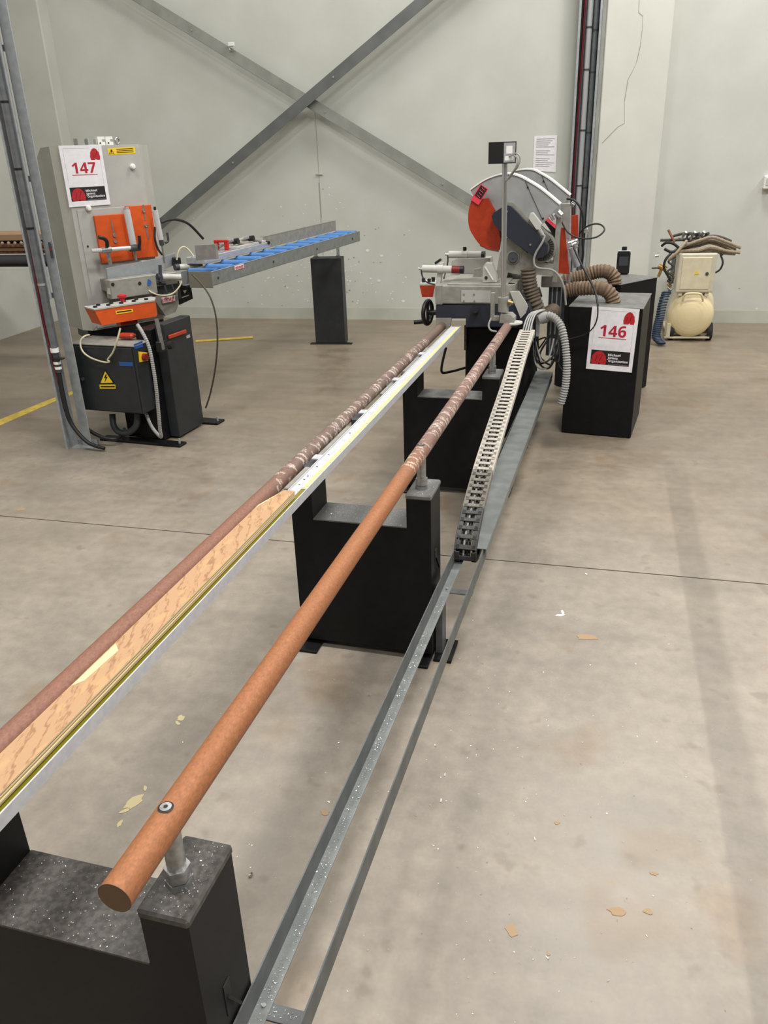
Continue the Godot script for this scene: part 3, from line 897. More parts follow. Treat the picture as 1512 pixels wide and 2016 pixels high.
	put("clamp_collar", g(SAW).cyl(Vector3(-0.9204, 1.0343, -4.9), Vector3(-0.8867, 1.0314, -4.9), 0.025, 16), M.lightgrey, o)
	put("clamp_collar", g(SAW).cyl(Vector3(-0.9948, 0.9944, -4.56), Vector3(-0.9628, 0.9945, -4.56), 0.025, 16), M.lightgrey, o)
	put("collar_screw", g(SAW).cyl(Vector3(-0.9052, 1.0517, -4.9), Vector3(-0.9054, 1.0776, -4.9), 0.011, 10), M.plastic, o)
	put("lever", g(SAW).bar(Vector3(-1.021, 1.0195, -4.6), Vector3(-0.9828, 1.0444, -4.6), 0.012, 0.014, 0.004), M.plastic, o)
	put("air_hose", g(SAW).tube(smooth([Vector3(-1.0917, 0.994, -4.56), Vector3(-1.081, 0.9537, -4.55), Vector3(-1.0525, 0.9247, -4.54), Vector3(-1.0085, 0.9139, -4.54)]), 0.0045, 6), M.cable, o)
	put("air_hose", g(SAW).tube(smooth([Vector3(-1.0065, 1.0315, -4.9), Vector3(-1.0055, 0.9814, -4.88), Vector3(-1.0043, 0.9336, -4.8), Vector3(-1, 0.9174, -4.75)]), 0.0045, 6), M.cable, o)
	# control box on the far side
	var cb := put("control_box", g(SAW).plate([Vector3(-1.1719, 0.8602, -4.85), Vector3(-1.0742, 0.8641, -4.85), Vector3(-1.081, 0.792, -4.85), Vector3(-1.1571, 0.791, -4.85)], Vector3(0, 0, -0.12)), M.orange_dark, o, "small red control box")
	put("panel", g(SAW).plate([Vector3(-1.1719, 0.8602, -4.85), Vector3(-1.0742, 0.8641, -4.85), Vector3(-1.0976, 0.8751, -5), Vector3(-1.1849, 0.8745, -5)], Vector3(0, 0.012, 0)), M.lightgrey, cb)
	for q in [Vector3(-1.1582, 0.871, -4.9), Vector3(-1.1233, 0.8682, -4.9), Vector3(-1.1023, 0.8745, -4.92)]: put("button", g(SAW).cyl(q, q + Vector3(0, 0.025, 0), 0.011, 10), M.plastic, cb)
	# handwheel
	var hc: Vector3 = Vector3(-1.0536, 0.7556, -4.55)
	var hw := put("handwheel", torus(SAW, hc, Vector3(1, 0, 0.18), 0.064, 0.0125), M.plastic, o, "black handwheel")
	put("hub", g(SAW).cyl(hc, hc + Vector3(0.07, 0, 0.0), 0.015, 12), M.plastic, hw)
	put("spoke", g(SAW).bar(hc - Vector3(0, 0.06, 0), hc + Vector3(0, 0.06, 0), 0.012, 0.016, 0.0, Vector3.RIGHT), M.plastic, hw)
	put("grip", g(SAW).cyl(hc + Vector3(-0.01, -0.052, 0.0), hc + Vector3(-0.08, -0.056, 0.01), 0.0125, 12), M.plastic, hw)
	# blade guard: front shell and rear shell with white rims
	var hd := [Vector3(-0.8435, 1.3978, -4.72), Vector3(-0.7707, 1.4429, -4.72), Vector3(-0.7014, 1.4682, -4.72), Vector3(-0.6599, 1.4736, -4.72), Vector3(-0.6213, 1.4726, -4.72), Vector3(-0.5797, 1.4614, -4.72), Vector3(-0.5379, 1.4413, -4.72), Vector3(-0.4568, 1.3935, -4.72), Vector3(-0.3524, 1.3133, -4.72)]
	hd = smooth(hd, 4)
	var low := [Vector3(-0.3935, 1.2698, -4.72), Vector3(-0.4347, 1.2179, -4.72), Vector3(-0.5183, 1.2294, -4.72), Vector3(-0.6703, 1.1396, -4.72), Vector3(-0.7296, 1.2318, -4.72), Vector3(-0.7854, 1.3151, -4.72), Vector3(-0.8202, 1.3553, -4.72)]
	put("blade_guard", g(SAW).plate(hd + low, Vector3(0, 0, -0.03)), M.hood, o, "grey blade guard")
	rim(o, hd, 0.10)
	var h2 := [Vector3(-0.6798, 1.4564, -5.12), Vector3(-0.6507, 1.4777, -5.12), Vector3(-0.5917, 1.4857, -5.12), Vector3(-0.5444, 1.4804, -5.12), Vector3(-0.5024, 1.4602, -5.12), Vector3(-0.4392, 1.423, -5.12), Vector3(-0.3267, 1.338, -5.12)]
	h2 = smooth(h2, 4)
	var l2 := [Vector3(-0.3534, 1.2969, -5.12), Vector3(-0.3994, 1.2273, -5.12), Vector3(-0.5341, 1.2433, -5.12), Vector3(-0.6586, 1.3585, -5.12)]
	put("blade_guard", g(SAW).plate(h2 + l2, Vector3(0, 0, -0.03)), M.hood, o, "grey blade guard")
	rim(o, h2, 0.10)
	put("seam", g(SAW).bar(Vector3(-0.5429, 1.4377, -4.717), Vector3(-0.441, 1.2393, -4.717), 0.003, 0.002), M.charcoal, o)
	put("seam", g(SAW).bar(Vector3(-0.496, 1.4546, -5.117), Vector3(-0.431, 1.3263, -5.117), 0.003, 0.002), M.charcoal, o)
	for q in [Vector3(-0.5277, 1.4042, -4.715), Vector3(-0.4383, 1.2446, -4.715), Vector3(-0.4824, 1.4187, -5.115)]: put("screw", g(SAW).cyl(q, q - Vector3(0, 0, 0.008), 0.005, 8), M.plastic, o)
	# orange moving cover over the blade
	var bl := [Vector3(-0.8235, 1.3649, -4.69), Vector3(-0.8428, 1.31, -4.69), Vector3(-0.8493, 1.2516, -4.69), Vector3(-0.8416, 1.2006, -4.69), Vector3(-0.8194, 1.1598, -4.69), Vector3(-0.7798, 1.1106, -4.69), Vector3(-0.7333, 1.0885, -4.69), Vector3(-0.6729, 1.0802, -4.69), Vector3(-0.666, 1.1425, -4.69), Vector3(-0.673, 1.1909, -4.69), Vector3(-0.6992, 1.2206, -4.69), Vector3(-0.7113, 1.2552, -4.69), Vector3(-0.7009, 1.292, -4.69), Vector3(-0.7388, 1.3529, -4.69), Vector3(-0.7753, 1.3522, -4.69)]
	put("blade_cover", g(SAW).plate(smooth(bl.slice(0, 8), 4) + bl.slice(8), Vector3(0, 0, -0.05)), M.orange_dark, o, "red orange blade cover")
	put("saw_blade", g(SAW).plate([Vector3(-0.7867, 1.1025, -4.715), Vector3(-0.74, 1.0803, -4.715), Vector3(-0.6763, 1.0678, -4.715), Vector3(-0.6717, 1.1129, -4.715), Vector3(-0.77, 1.1407, -4.715)], Vector3(0, 0, -0.004)), M.steel, o)
	# warning label
	var lc: Vector3 = Vector3(-0.7856, 1.375, -4.682)
	var lr := Vector3(0.55, 0.83, 0).normalized()
	var lu := Vector3(-lr.y, lr.x, 0)
	var lb := put("warning_label", g(SAW).bar(lc - lr * 0.048, lc + lr * 0.048, 0.0015, 0.052, 0.0, lu), M.pink, o, "pink and black warning label")
	put("label_print", g(SAW).bar(lc - lr * 0.018 + Vector3(0, 0, 0.0015), lc + lr * 0.044 + Vector3(0, 0, 0.0015), 0.0012, 0.04, 0.0, lu), M.ink, lb)
	for k in 4: put("label_line", g(SAW).bar(lc + lr * (-0.012 + 0.015 * k) - lu * 0.012 + Vector3(0, 0, 0.0025), lc + lr * (-0.008 + 0.015 * k) + lu * (0.012 - 0.004 * (k % 2)) + Vector3(0, 0, 0.0025), 0.0012, 0.003, 0.0, lr), M.pink, lb)
	# motor arm: casting with belt cover
	var arm := [Vector3(-0.6659, 1.2988, -4.66), Vector3(-0.6309, 1.3345, -4.66), Vector3(-0.5978, 1.3314, -4.66), Vector3(-0.5637, 1.2998, -4.66), Vector3(-0.5236, 1.2551, -4.66), Vector3(-0.4503, 1.2073, -4.66), Vector3(-0.3991, 1.1649, -4.66), Vector3(-0.3666, 1.1172, -4.66), Vector3(-0.3607, 1.0587, -4.66), Vector3(-0.3918, 1.0211, -4.66), Vector3(-0.4475, 1.0264, -4.66), Vector3(-0.5627, 1.1181, -4.66)]
	put("motor_arm", g(SAW).plate(arm, Vector3(0, 0, -0.10)), M.cast, o)
	var bc := [Vector3(-0.7078, 1.2657, -4.62), Vector3(-0.6957, 1.2837, -4.62), Vector3(-0.6576, 1.3078, -4.62), Vector3(-0.6305, 1.3215, -4.62), Vector3(-0.6057, 1.316, -4.62), Vector3(-0.572, 1.2872, -4.62), Vector3(-0.3982, 1.111, -4.62), Vector3(-0.3992, 1.0767, -4.62), Vector3(-0.4198, 1.0501, -4.62), Vector3(-0.4526, 1.0474, -4.62), Vector3(-0.5008, 1.0769, -4.62), Vector3(-0.6201, 1.1584, -4.62), Vector3(-0.6629, 1.1944, -4.62), Vector3(-0.6943, 1.2263, -4.62)]
	var bcn := put("belt_cover", g(SAW).plate(bc, Vector3(0, 0, -0.045)), M.navy, o, "dark blue black belt cover")
	for q in [Vector3(-0.6234, 1.2895, -4.615), Vector3(-0.4909, 1.1172, -4.615)]: put("screw", g(SAW).cyl(q, q - Vector3(0, 0, 0.01), 0.006, 10), M.chrome, bcn)
	var mc: Vector3 = Vector3(-0.4341, 1.0962, -4.66)
	var mt := put("motor", g(SAW).cyl(mc, mc - Vector3(0, 0, 0.20), 0.078, 24), M.cast, o)
	var fins := g(SAW)
	for k in 13:
		var an := lerpf(-1.75, 0.75, k / 12.0)
		var dr := Vector3(cos(an), sin(an), 0)
		fins.bar(mc + dr * 0.045 + Vector3(0, 0, 0.001), mc + dr * 0.068 + Vector3(0, 0, 0.001), 0.006, 0.004, 0.0, Vector3(0, 0, 1))
	put("vent_slot", fins, M.ink, mt)
	put("terminal_box", g(SAW).plate([Vector3(-0.5064, 1.252, -4.63), Vector3(-0.4993, 1.2777, -4.63), Vector3(-0.4858, 1.2801, -4.63), Vector3(-0.4372, 1.2227, -4.63), Vector3(-0.4412, 1.1942, -4.63), Vector3(-0.463, 1.1944, -4.63)], Vector3(0, 0, -0.05)), M.lightgrey, mt)
	put("cable_gland", g(SAW).cyl(Vector3(-0.4457, 1.1951, -4.62), Vector3(-0.4282, 1.1689, -4.62), 0.011, 10), M.conduit_grey, mt)
	put("motor_lead", g(SAW).tube(smooth([Vector3(-0.4273, 1.1698, -4.61), Vector3(-0.4159, 1.1593, -4.61), Vector3(-0.4295, 1.1238, -4.6), Vector3(-0.4573, 1.0764, -4.6), Vector3(-0.4663, 1.0311, -4.6), Vector3(-0.4456, 0.999, -4.6), Vector3(-0.371, 0.9885, -4.6), Vector3(-0.3283, 0.9564, -4.6), Vector3(-0.2976, 0.8972, -4.6), Vector3(-0.2823, 0.798, -4.62)]), 0.006, 8), M.conduit_grey, mt)
	# swivel bracket under the arm
	var sb := [Vector3(-0.6639, 1.0661, -4.67), Vector3(-0.6267, 1.1496, -4.67), Vector3(-0.5463, 1.0955, -4.67), Vector3(-0.454, 1.0252, -4.67), Vector3(-0.367, 1.0063, -4.67), Vector3(-0.3638, 0.9465, -4.67), Vector3(-0.5014, 0.954, -4.67), Vector3(-0.5809, 0.9564, -4.67), Vector3(-0.6154, 0.9645, -4.67), Vector3(-0.6255, 0.92, -4.67), Vector3(-0.686, 0.9196, -4.67), Vector3(-0.6739, 1.0085, -4.67)]
	put("swivel_bracket", g(SAW).plate(sb, Vector3(0, 0, -0.22)), M.cast, o)
	put("pivot_knob", g(SAW).cyl(Vector3(-0.5864, 1.0472, -4.645), Vector3(-0.5895, 1.0442, -4.67), 0.026, 18).cyl(Vector3(-0.5857, 1.0478, -4.64), Vector3(-0.587, 1.0466, -4.65), 0.006, 10), M.charcoal, o)
	put("pivot_ring", torus(SAW, Vector3(-0.5893, 1.0444, -4.668), Vector3(0, 0, 1), 0.032, 0.006), M.cast, o)
	put("scale_plate", g(SAW).plate([Vector3(-0.5709, 0.8923, -4.44), Vector3(-0.5238, 0.8969, -4.5), Vector3(-0.471, 0.8159, -4.5), Vector3(-0.4816, 0.7818, -4.46), Vector3(-0.5084, 0.7522, -4.44)], Vector3(0, 0, -0.02)), M.grey_plate, o)
	# rear column: extruded profile, post and guard panels
	put("column", g(SAW).blk(Vector3(-0.4034, 0.4325, -4.95), Vector3(-0.3327, 0.8788, -5.05), 0.004), M.alu, o)
	for k in 4: put("column_groove", g(SAW).blk(Vector3(-0.3878, 0.4337, -4.947) + Vector3(k * 0.026, 0, 0), Vector3(-0.4058, 0.8795, -4.96) + Vector3(k * 0.026, 0, 0)), M.charcoal, o)
	put("column_head", g(SAW).blk(Vector3(-0.4518, 0.9097, -4.93), Vector3(-0.3336, 0.8432, -5.05), 0.004), M.cast, o)
	put("guard_post", g(SAW).bar(Vector3(-0.3516, 1.251, -4.72), Vector3(-0.3602, 0.9034, -4.72), 0.028, 0.03, 0.003, Vector3(0, 0, 1)), M.cast, o)
	put("guard_panel", g(SAW).plate([Vector3(-0.3417, 1.1941, -4.74), Vector3(-0.3196, 1.1913, -4.74), Vector3(-0.28, 0.9454, -4.74), Vector3(-0.3419, 0.9507, -4.74)], Vector3(0, 0, -0.02)), M.orange_dark, o, "red orange guard panel")
	put("guard_panel", g(SAW).plate([Vector3(-0.31, 1.2304, -5.1), Vector3(-0.2724, 1.2327, -5.1), Vector3(-0.2637, 1.0997, -5.1), Vector3(-0.3127, 1.0828, -5.1)], Vector3(0, 0, -0.02)), M.orange_dark, o, "red orange guard panel")
	put("guard_post", g(SAW).bar(Vector3(-0.3428, 1.3009, -5.05), Vector3(-0.337, 1.1051, -5.05), 0.05, 0.03, 0.003, Vector3(0, 0, 1)), M.cast, o)
	put("guard_post", g(SAW).bar(Vector3(-0.3191, 1.2895, -5.05), Vector3(-0.2968, 0.8287, -5.05), 0.016, 0.02, 0.003, Vector3(0, 0, 1)), M.alu, o)
	put("spring_tube", g(SAW).cyl(Vector3(-0.2873, 1.0671, -4.95), Vector3(-0.2487, 0.9596, -4.95), 0.022, 14), M.alu, o)
	put("label_strip", g(SAW).plate([Vector3(-0.4151, 1.2481, -4.7), Vector3(-0.3668, 1.2109, -4.7), Vector3(-0.3685, 1.1926, -4.7), Vector3(-0.42, 1.2351, -4.7)], Vector3(0, 0, -0.01)), M.pink, o)
	put("rear_bumper", g(SAW).plate([Vector3(-0.4334, 1.2276, -4.73), Vector3(-0.4175, 1.2406, -4.73), Vector3(-0.3651, 1.1846, -4.73), Vector3(-0.3711, 1.1421, -4.73), Vector3(-0.395, 1.1769, -4.73)], Vector3(0, 0, -0.08)), M.plastic, o)
	for c in [[Vector3(-0.3915, 1.266, -4.7), Vector3(-0.3738, 1.2398, -4.7), 0.016], [Vector3(-0.3622, 1.276, -4.7), Vector3(-0.3422, 1.2576, -4.7), 0.02], [Vector3(-0.3047, 1.3093, -4.9), Vector3(-0.2845, 1.2983, -4.9), 0.014], [Vector3(-0.2903, 1.1127, -4.7), Vector3(-0.2423, 1.1284, -4.7), 0.018], [Vector3(-0.2694, 1.1041, -4.68), Vector3(-0.2457, 1.1146, -4.68), 0.02], [Vector3(-0.2336, 1.1602, -4.9), Vector3(-0.2006, 1.1681, -4.9), 0.014]]:
		put("air_fitting", g(SAW).cyl(c[0], c[1], c[2], 12), M.chrome, o)
	# hoses and leads of the saw head
	put("air_hose", g(SAW).tube(smooth([Vector3(-0.3284, 1.3337, -4.9), Vector3(-0.2848, 1.3234, -4.88), Vector3(-0.2516, 1.2891, -4.87), Vector3(-0.2311, 1.2302, -4.87), Vector3(-0.2266, 1.1221, -4.87), Vector3(-0.2182, 1.0396, -4.87), Vector3(-0.2255, 0.9715, -4.88)]), 0.0065, 6), M.cable, o)
	put("air_hose", g(SAW).tube(smooth([Vector3(-0.3418, 1.2302, -4.75), Vector3(-0.3064, 1.1771, -4.72), Vector3(-0.2599, 1.1496, -4.7), Vector3(-0.2043, 1.1407, -4.68), Vector3(-0.141, 1.1507, -4.68), Vector3(-0.1069, 1.1824, -4.7), Vector3(-0.1259, 1.2051, -4.74), Vector3(-0.1651, 1.2074, -4.78), Vector3(-0.2145, 1.186, -4.82), Vector3(-0.2442, 1.1513, -4.85)]), 0.0045, 6), M.cable, o)
	put("air_hose", g(SAW).tube(smooth([Vector3(-0.2625, 1.1009, -4.66), Vector3(-0.2195, 1.0313, -4.6), Vector3(-0.1691, 0.9604, -4.54), Vector3(-0.1252, 0.8876, -4.5), Vector3(-0.1056, 0.8247, -4.45)]), 0.006, 6), M.cable, o)
	# flexible extraction duct below the head
	put("dust_hose", g(SAW).tube(smooth([Vector3(-0.495, 0.9907, -4.6), Vector3(-0.4865, 0.9201, -4.6), Vector3(-0.467, 0.8543, -4.6), Vector3(-0.4418, 0.7907, -4.6), Vector3(-0.4148, 0.7305, -4.64), Vector3(-0.3606, 0.7309, -4.8)]), 0.044, 14, 0.019, 0.0065), M.duct, o, "brown corrugated duct below the saw head")
	# display on a post clamped to the rail
	var d := thing("measuring_display", "black digital display box on a tall chrome post clamped over the right rail", "display", SAW * Vector3(-0.5812, 0.7483, -4.27))
	put("post", g(SAW).cyl(Vector3(-0.5859, 0.8593, -4.3), Vector3(-0.5985, 1.5631, -4.3), 0.0135, 16), M.chrome, d)
	put("collar", g(SAW).cyl(Vector3(-0.5846, 0.8144, -4.3), Vector3(-0.5867, 0.8882, -4.3), 0.028, 18), M.cast, d)
	put("collar_lug", g(SAW).blk(Vector3(-0.5717, 0.8769, -4.29), Vector3(-0.5466, 0.8424, -4.31), 0.003), M.cast, d)
	put("collar_screw", g(SAW).cyl(Vector3(-0.5594, 0.8683, -4.28), Vector3(-0.5326, 0.8609, -4.28), 0.008, 10), M.brass, d)
	put("stem", g(SAW).cyl(Vector3(-0.5867, 0.7905, -4.3), Vector3(-0.5847, 0.8171, -4.3), 0.013, 14), M.steel, d)
	put("slide_block", g(SAW).plate([Vector3(-0.5989, 0.7605, -4.26), Vector3(-0.5947, 0.803, -4.26), Vector3(-0.5414, 0.804, -4.26), Vector3(-0.5222, 0.7859, -4.26), Vector3(-0.5213, 0.7595, -4.26)], Vector3(0, 0, -0.09)), M.cast, d)
	put("slide_plate", g(SAW).cyl(Vector3(-0.5291, 0.7554, -4.28), Vector3(-0.5294, 0.7634, -4.28), 0.05, 20), M.lightgrey, d)
	put("side_arm", g(SAW).blk(Vector3(-0.6558, 0.9093, -4.31), Vector3(-0.6338, 0.7624, -4.33), 0.003).blk(Vector3(-0.6531, 0.7874, -4.31), Vector3(-0.6064, 0.7603, -4.33), 0.003), M.cast, d)
	put("loop_lead", g(SAW).tube(smooth([Vector3(-0.6487, 0.7786, -4.3), Vector3(-0.6584, 0.7446, -4.28), Vector3(-0.6454, 0.72, -4.27), Vector3(-0.6127, 0.7127, -4.27)]), 0.005, 8), M.conduit_grey, d)
	var b0: Vector3 = Vector3(-0.6047, 1.6313, -4.26)
	var b1: Vector3 = Vector3(-0.6802, 1.6294, -4.3)
	var b2: Vector3 = Vector3(-0.5437, 1.6315, -4.3)
	var bh := Vector3(0, -0.098, 0)
	var back := b1 + b2 - b0
	put("case", g(SAW).plate([b0, b2, back, b1], bh), M.plastic, d)
	var ex := (b2 - b0).normalized()
	var en := ex.cross(Vector3.UP).normalized() * -1.0
	if en.z < 0.0: en = -en
	put("front_plate", g(SAW).plate([b0 + ex * 0.006 + bh * 0.05, b2 - ex * 0.006 + bh * 0.05, b2 - ex * 0.006 + bh * 0.95, b0 + ex * 0.006 + bh * 0.95], en * 0.002), M.alu, d)
	put("label_plate", g(SAW).plate([b0 + ex * 0.018 + bh * 0.2, b2 - ex * 0.022 + bh * 0.2, b2 - ex * 0.022 + bh * 0.55, b0 + ex * 0.018 + bh * 0.55], en * 0.003), M.white, d)
	put("label_plate", g(SAW).plate([b0 + ex * 0.012 + bh * 0.66, b2 - ex * 0.016 + bh * 0.66, b2 - ex * 0.016 + bh * 0.86, b0 + ex * 0.012 + bh * 0.86], en * 0.003), M.white, d)
	for k in 2: put("lead", g(SAW).tube(smooth([Vector3(-0.5784, 1.565, -4.28), Vector3(-0.5487, 1.5688, -4.26), Vector3(-0.5296, 1.5504, -4.25), Vector3(-0.5382, 1.5144, -4.25), Vector3(-0.5668, 1.4779, -4.27), Vector3(-0.5857, 1.4547, -4.285)]).map(func(q): return q + Vector3(0.012 * k, 0.008 * k, 0)), 0.004, 6), M.conduit_grey, d)


func rim(o: Node3D, p: Array, wide: float) -> void:
	var r := g(SAW)
	for i in p.size() - 1:
		var a: Vector3 = p[i]
		var b: Vector3 = p[i + 1]
		var m := Vector3(-(b.y - a.y), b.x - a.x, 0).normalized() * 0.0055
		r.plate([a + m, b + m, b - m * 0.3, a - m * 0.3], Vector3(0, 0, -wide))
	for q in r.v.size(): r.v[q] += Vector3(0, 0, 0.006)
	put("guard_rim", r, M.white, o)


func torus(frame: Transform3D, c: Vector3, axis: Vector3, big: float, small: float) -> Geo:
	var pr := []
	for i in 11: pr.append(Vector2(big + small * cos(TAU * i / 10), small * sin(TAU * i / 10)))
	return g(frame).lathe(pr, c, axis, 30)


# ---------------------------------------------------------------- black cabinets, dust hoses, can
func build_dust_cabinets() -> void:
	# front cabinet
	var a: Vector3 = Vector3(-0.0051, 0, -4.7823)
	var b: Vector3 = Vector3(0.3987, 0, -4.7178)
	var ex := (b - a).normalized()
	var ez := Vector3(-ex.z, 0, ex.x)      # towards the viewer
	if ez.z < 0.0: ez = -ez
	var w := a.distance_to(b)
	var h := 0.765
	var F := Transform3D(Basis(ex, Vector3.UP, ez), a)
	var c1 := thing("dust_cabinet", "tall black steel cabinet with the red number 146 sheet on its front", "cabinet", a + ex * w * 0.5 - ez * 0.25)
	put("body", g(F).blk(Vector3(0, 0.004, 0), Vector3(w, h - 0.004, -0.52), 0.004), M.black, c1)
	put("top", g(F).blk(Vector3(-0.003, h - 0.006, 0.003), Vector3(w + 0.003, h, -0.523), 0.002), M.cab_top, c1)
	# rear cabinet, turned
	var c: Vector3 = Vector3(0.5709, 0, -5.8877)
	var h2 := 0.77
	var d: Vector3 = Vector3(0.2614, 0.77, -5.5073)
	var e2 := Vector3(0.61, 0, -0.79)
	d = Vector3(c.x, 0, c.z) - e2 * 0.42
	var n2 := Vector3(0.79, 0, 0.61)
	var F2 := Transform3D(Basis(e2, Vector3.UP, n2), d)
	var c2 := thing("dust_cabinet", "black steel cabinet standing turned behind the numbered one, black can on top", "cabinet", d + e2 * 0.2)
	put("body", g(F2).blk(Vector3(0, 0.004, 0), Vector3(0.42, h2 - 0.004, -0.5), 0.004), M.black, c2)
	put("top", g(F2).blk(Vector3(-0.003, h2 - 0.006, 0.003), Vector3(0.423, h2, -0.503), 0.002), M.cab_top, c2)
	# hoses onto the cabinets
	single("dust_hose", g().tube(smooth([Vector3(-0.0345, 0.8189, -4.95), Vector3(0.0172, 0.8336, -4.95), Vector3(0.1033, 0.8441, -4.92), Vector3(0.1744, 0.8444, -4.9), Vector3(0.2221, 0.8158, -4.9), Vector3(0.2424, 0.7755, -4.9), Vector3(0.2467, 0.7582, -4.9)]), 0.043, 16, 0.019, 0.0065), M.dust_hose, Vector3(0.1029, 0.8472, -4.9), "ribbed brown dust hose bending down onto the numbered cabinet", "hose", "brown dust hoses")
	single("dust_hose", g().tube(smooth([Vector3(-0.0563, 0.7856, -5.6), Vector3(-0.0011, 0.7986, -5.6), Vector3(0.0795, 0.818, -5.6), Vector3(0.1588, 0.8437, -5.6), Vector3(0.2234, 0.8434, -5.6), Vector3(0.2677, 0.8111, -5.6), Vector3(0.2782, 0.7625, -5.6)]), 0.047, 16, 0.019, 0.0065), M.dust_hose, Vector3(0.1114, 0.8277, -5.6), "ribbed brown dust hose lying behind the other, ending beside the black can", "hose", "brown dust hoses")
	single("black_lead", g().tube(smooth([Vector3(0.1411, 0.8419, -4.35), Vector3(0.1519, 0.7313, -4.62), Vector3(0.1359, 0.6632, -4.68), Vector3(0.0892, 0.6142, -4.72), Vector3(0.0057, 0.5825, -4.74), Vector3(-0.0282, 0.5659, -4.76)]), 0.004, 6), M.cable, Vector3(0.1395, 0.6834, -4.65), "thin black lead drooping across the front of the numbered cabinet", "cable")
	# can
	var cq: Vector3 = Vector3(0.3446, 0.77, -6.0134)
	var can := thing("oil_can", "black metal can with a black cap standing on the rear cabinet", "can", cq)
	var sc: float = (Vector3(0.3759, 0.8591, -5.85).x - Vector3(0.2862, 0.8596, -5.85).x) * 0.5 * absf(cq.z) / 5.85
	put("body", g().box(cq + Vector3(0, 0.085 * sc / 0.05, 0), Vector3(sc * 1.9, 0.17 * sc / 0.05, sc * 1.2), 0.012), M.plastic, can)
	put("shoulder", g().box(cq + Vector3(0, 0.172 * sc / 0.05, 0), Vector3(sc * 1.95, 0.006, sc * 1.25), 0.002), M.galv, can)
	put("cap", g().cyl(cq + Vector3(0, 0.175 * sc / 0.05, 0), cq + Vector3(0, 0.20 * sc / 0.05, 0), sc * 0.38, 14), M.plastic, can)
	put("label_print", g().box(cq + Vector3(0, 0.10 * sc / 0.05, sc * 0.6), Vector3(sc * 1.3, 0.06, 0.002)), M.charcoal, can)
	# lot sheet 146 taped to the front cabinet
	sheet("white paper sheet numbered 146 taped to the black cabinet", F * Vector3(0.1315, 0.768, 0.004), ex, (Vector3.UP - ex * 0.0).normalized(), ez, 0.26, 0.36, "146", 0.03)


# printed lot sheet: number in red, red emblem above, black band below
func sheet(label: String, tl0: Vector3, ex: Vector3, ey: Vector3, ez: Vector3, w: float, h: float, number: String, tilt: float) -> void:
	var bx := ex.rotated(ez, -tilt)
	var by := ey.rotated(ez, -tilt)
	var o := thing("number_sheet", label, "paper sign", tl0 - by * h)
	var F := Transform3D(Basis(bx, by, ez), tl0)
	put("paper", g(F).blk(Vector3(0, 0, 0), Vector3(w, -h, 0.001)), M.paper, o)
	var fr := g(F)
	for q in [[0.08, 0.05, 0.92, 0.053], [0.08, 0.05, 0.084, 0.66], [0.916, 0.05, 0.92, 0.66]]: fr.blk(Vector3(w * q[0], -h * q[1], 0.001), Vector3(w * q[2], -h * q[3], 0.0014))
	put("printed_frame", fr, M.pale_ink, o)
	text("number", number, F * Vector3(w * 0.5, -h * 0.37, 0.0014), bx, by, h * 0.175, M.lot_red, o, true, w * 0.56)
	put("underline", g(F).blk(Vector3(w * 0.2, -h * 0.475, 0.001), Vector3(w * 0.8, -h * 0.485, 0.0018)), M.lot_red, o)
	emblem(F, Vector3(w * 0.81, -h * 0.15, 0.001), w * 0.115, h * 0.095, o)
	put("black_band", g(F).blk(Vector3(w * 0.08, -h * 0.68, 0.001), Vector3(w * 0.92, -h * 0.91, 0.0015)), M.ink, o)
	emblem(F, Vector3(w * 0.26, -h * 0.80, 0.0016), w * 0.16, h * 0.105, o)
	for k in 3:
		text("lettering", ["Michael", "James", "Organisation"][k], F * Vector3(w * [0.585, 0.56, 0.68][k], -h * (0.745 + 0.048 * k), 0.002), bx, by, h * 0.036, M.paper, o, true, w * [0.27, 0.22, 0.42][k])
	put("small_print", g(F).blk(Vector3(w * 0.47, -h * 0.893, 0.0015), Vector3(w * 0.9, -h * 0.897, 0.002)), M.pale_ink, o)


# rounded red emblem with two dark strokes
func emblem(F: Transform3D, c: Vector3, rx: float, ry: float, o: Node3D) -> void:
	var p := []
	for i in 15:
		var a := lerpf(PI * 1.06, -PI * 0.06, i / 14.0)
		p.append(c + Vector3(cos(a) * rx * (1.0 + 0.06 * (i % 2)), -ry * 0.5 + sin(a) * ry * 1.5, 0))
	p.append(c + Vector3(rx * 0.95, -ry, 0)); p.append(c + Vector3(rx * 0.24, -ry, 0)); p.append(c + Vector3(rx * 0.1, -ry * 0.74, 0))
	p.append(c + Vector3(-rx * 0.04, -ry, 0)); p.append(c + Vector3(-rx * 0.95, -ry, 0))
	var e := put("emblem", g(F).plate(p, Vector3(0, 0, 0.0006)), M.logo_red, o, "red rounded emblem")
	put("stroke", g(F).bar(c + Vector3(rx * 0.1, -ry * 0.5, 0.0008), c + Vector3(rx * 0.45, ry * 0.5, 0.0008), rx * 0.12, 0.0004, 0.0, Vector3(0, 0, 1)).bar(c + Vector3(-rx * 0.45, -ry * 0.6, 0.0008), c + Vector3(-rx * 0.25, ry * 0.3, 0.0008), rx * 0.12, 0.0004, 0.0, Vector3(0, 0, 1)), M.dark_red, e)


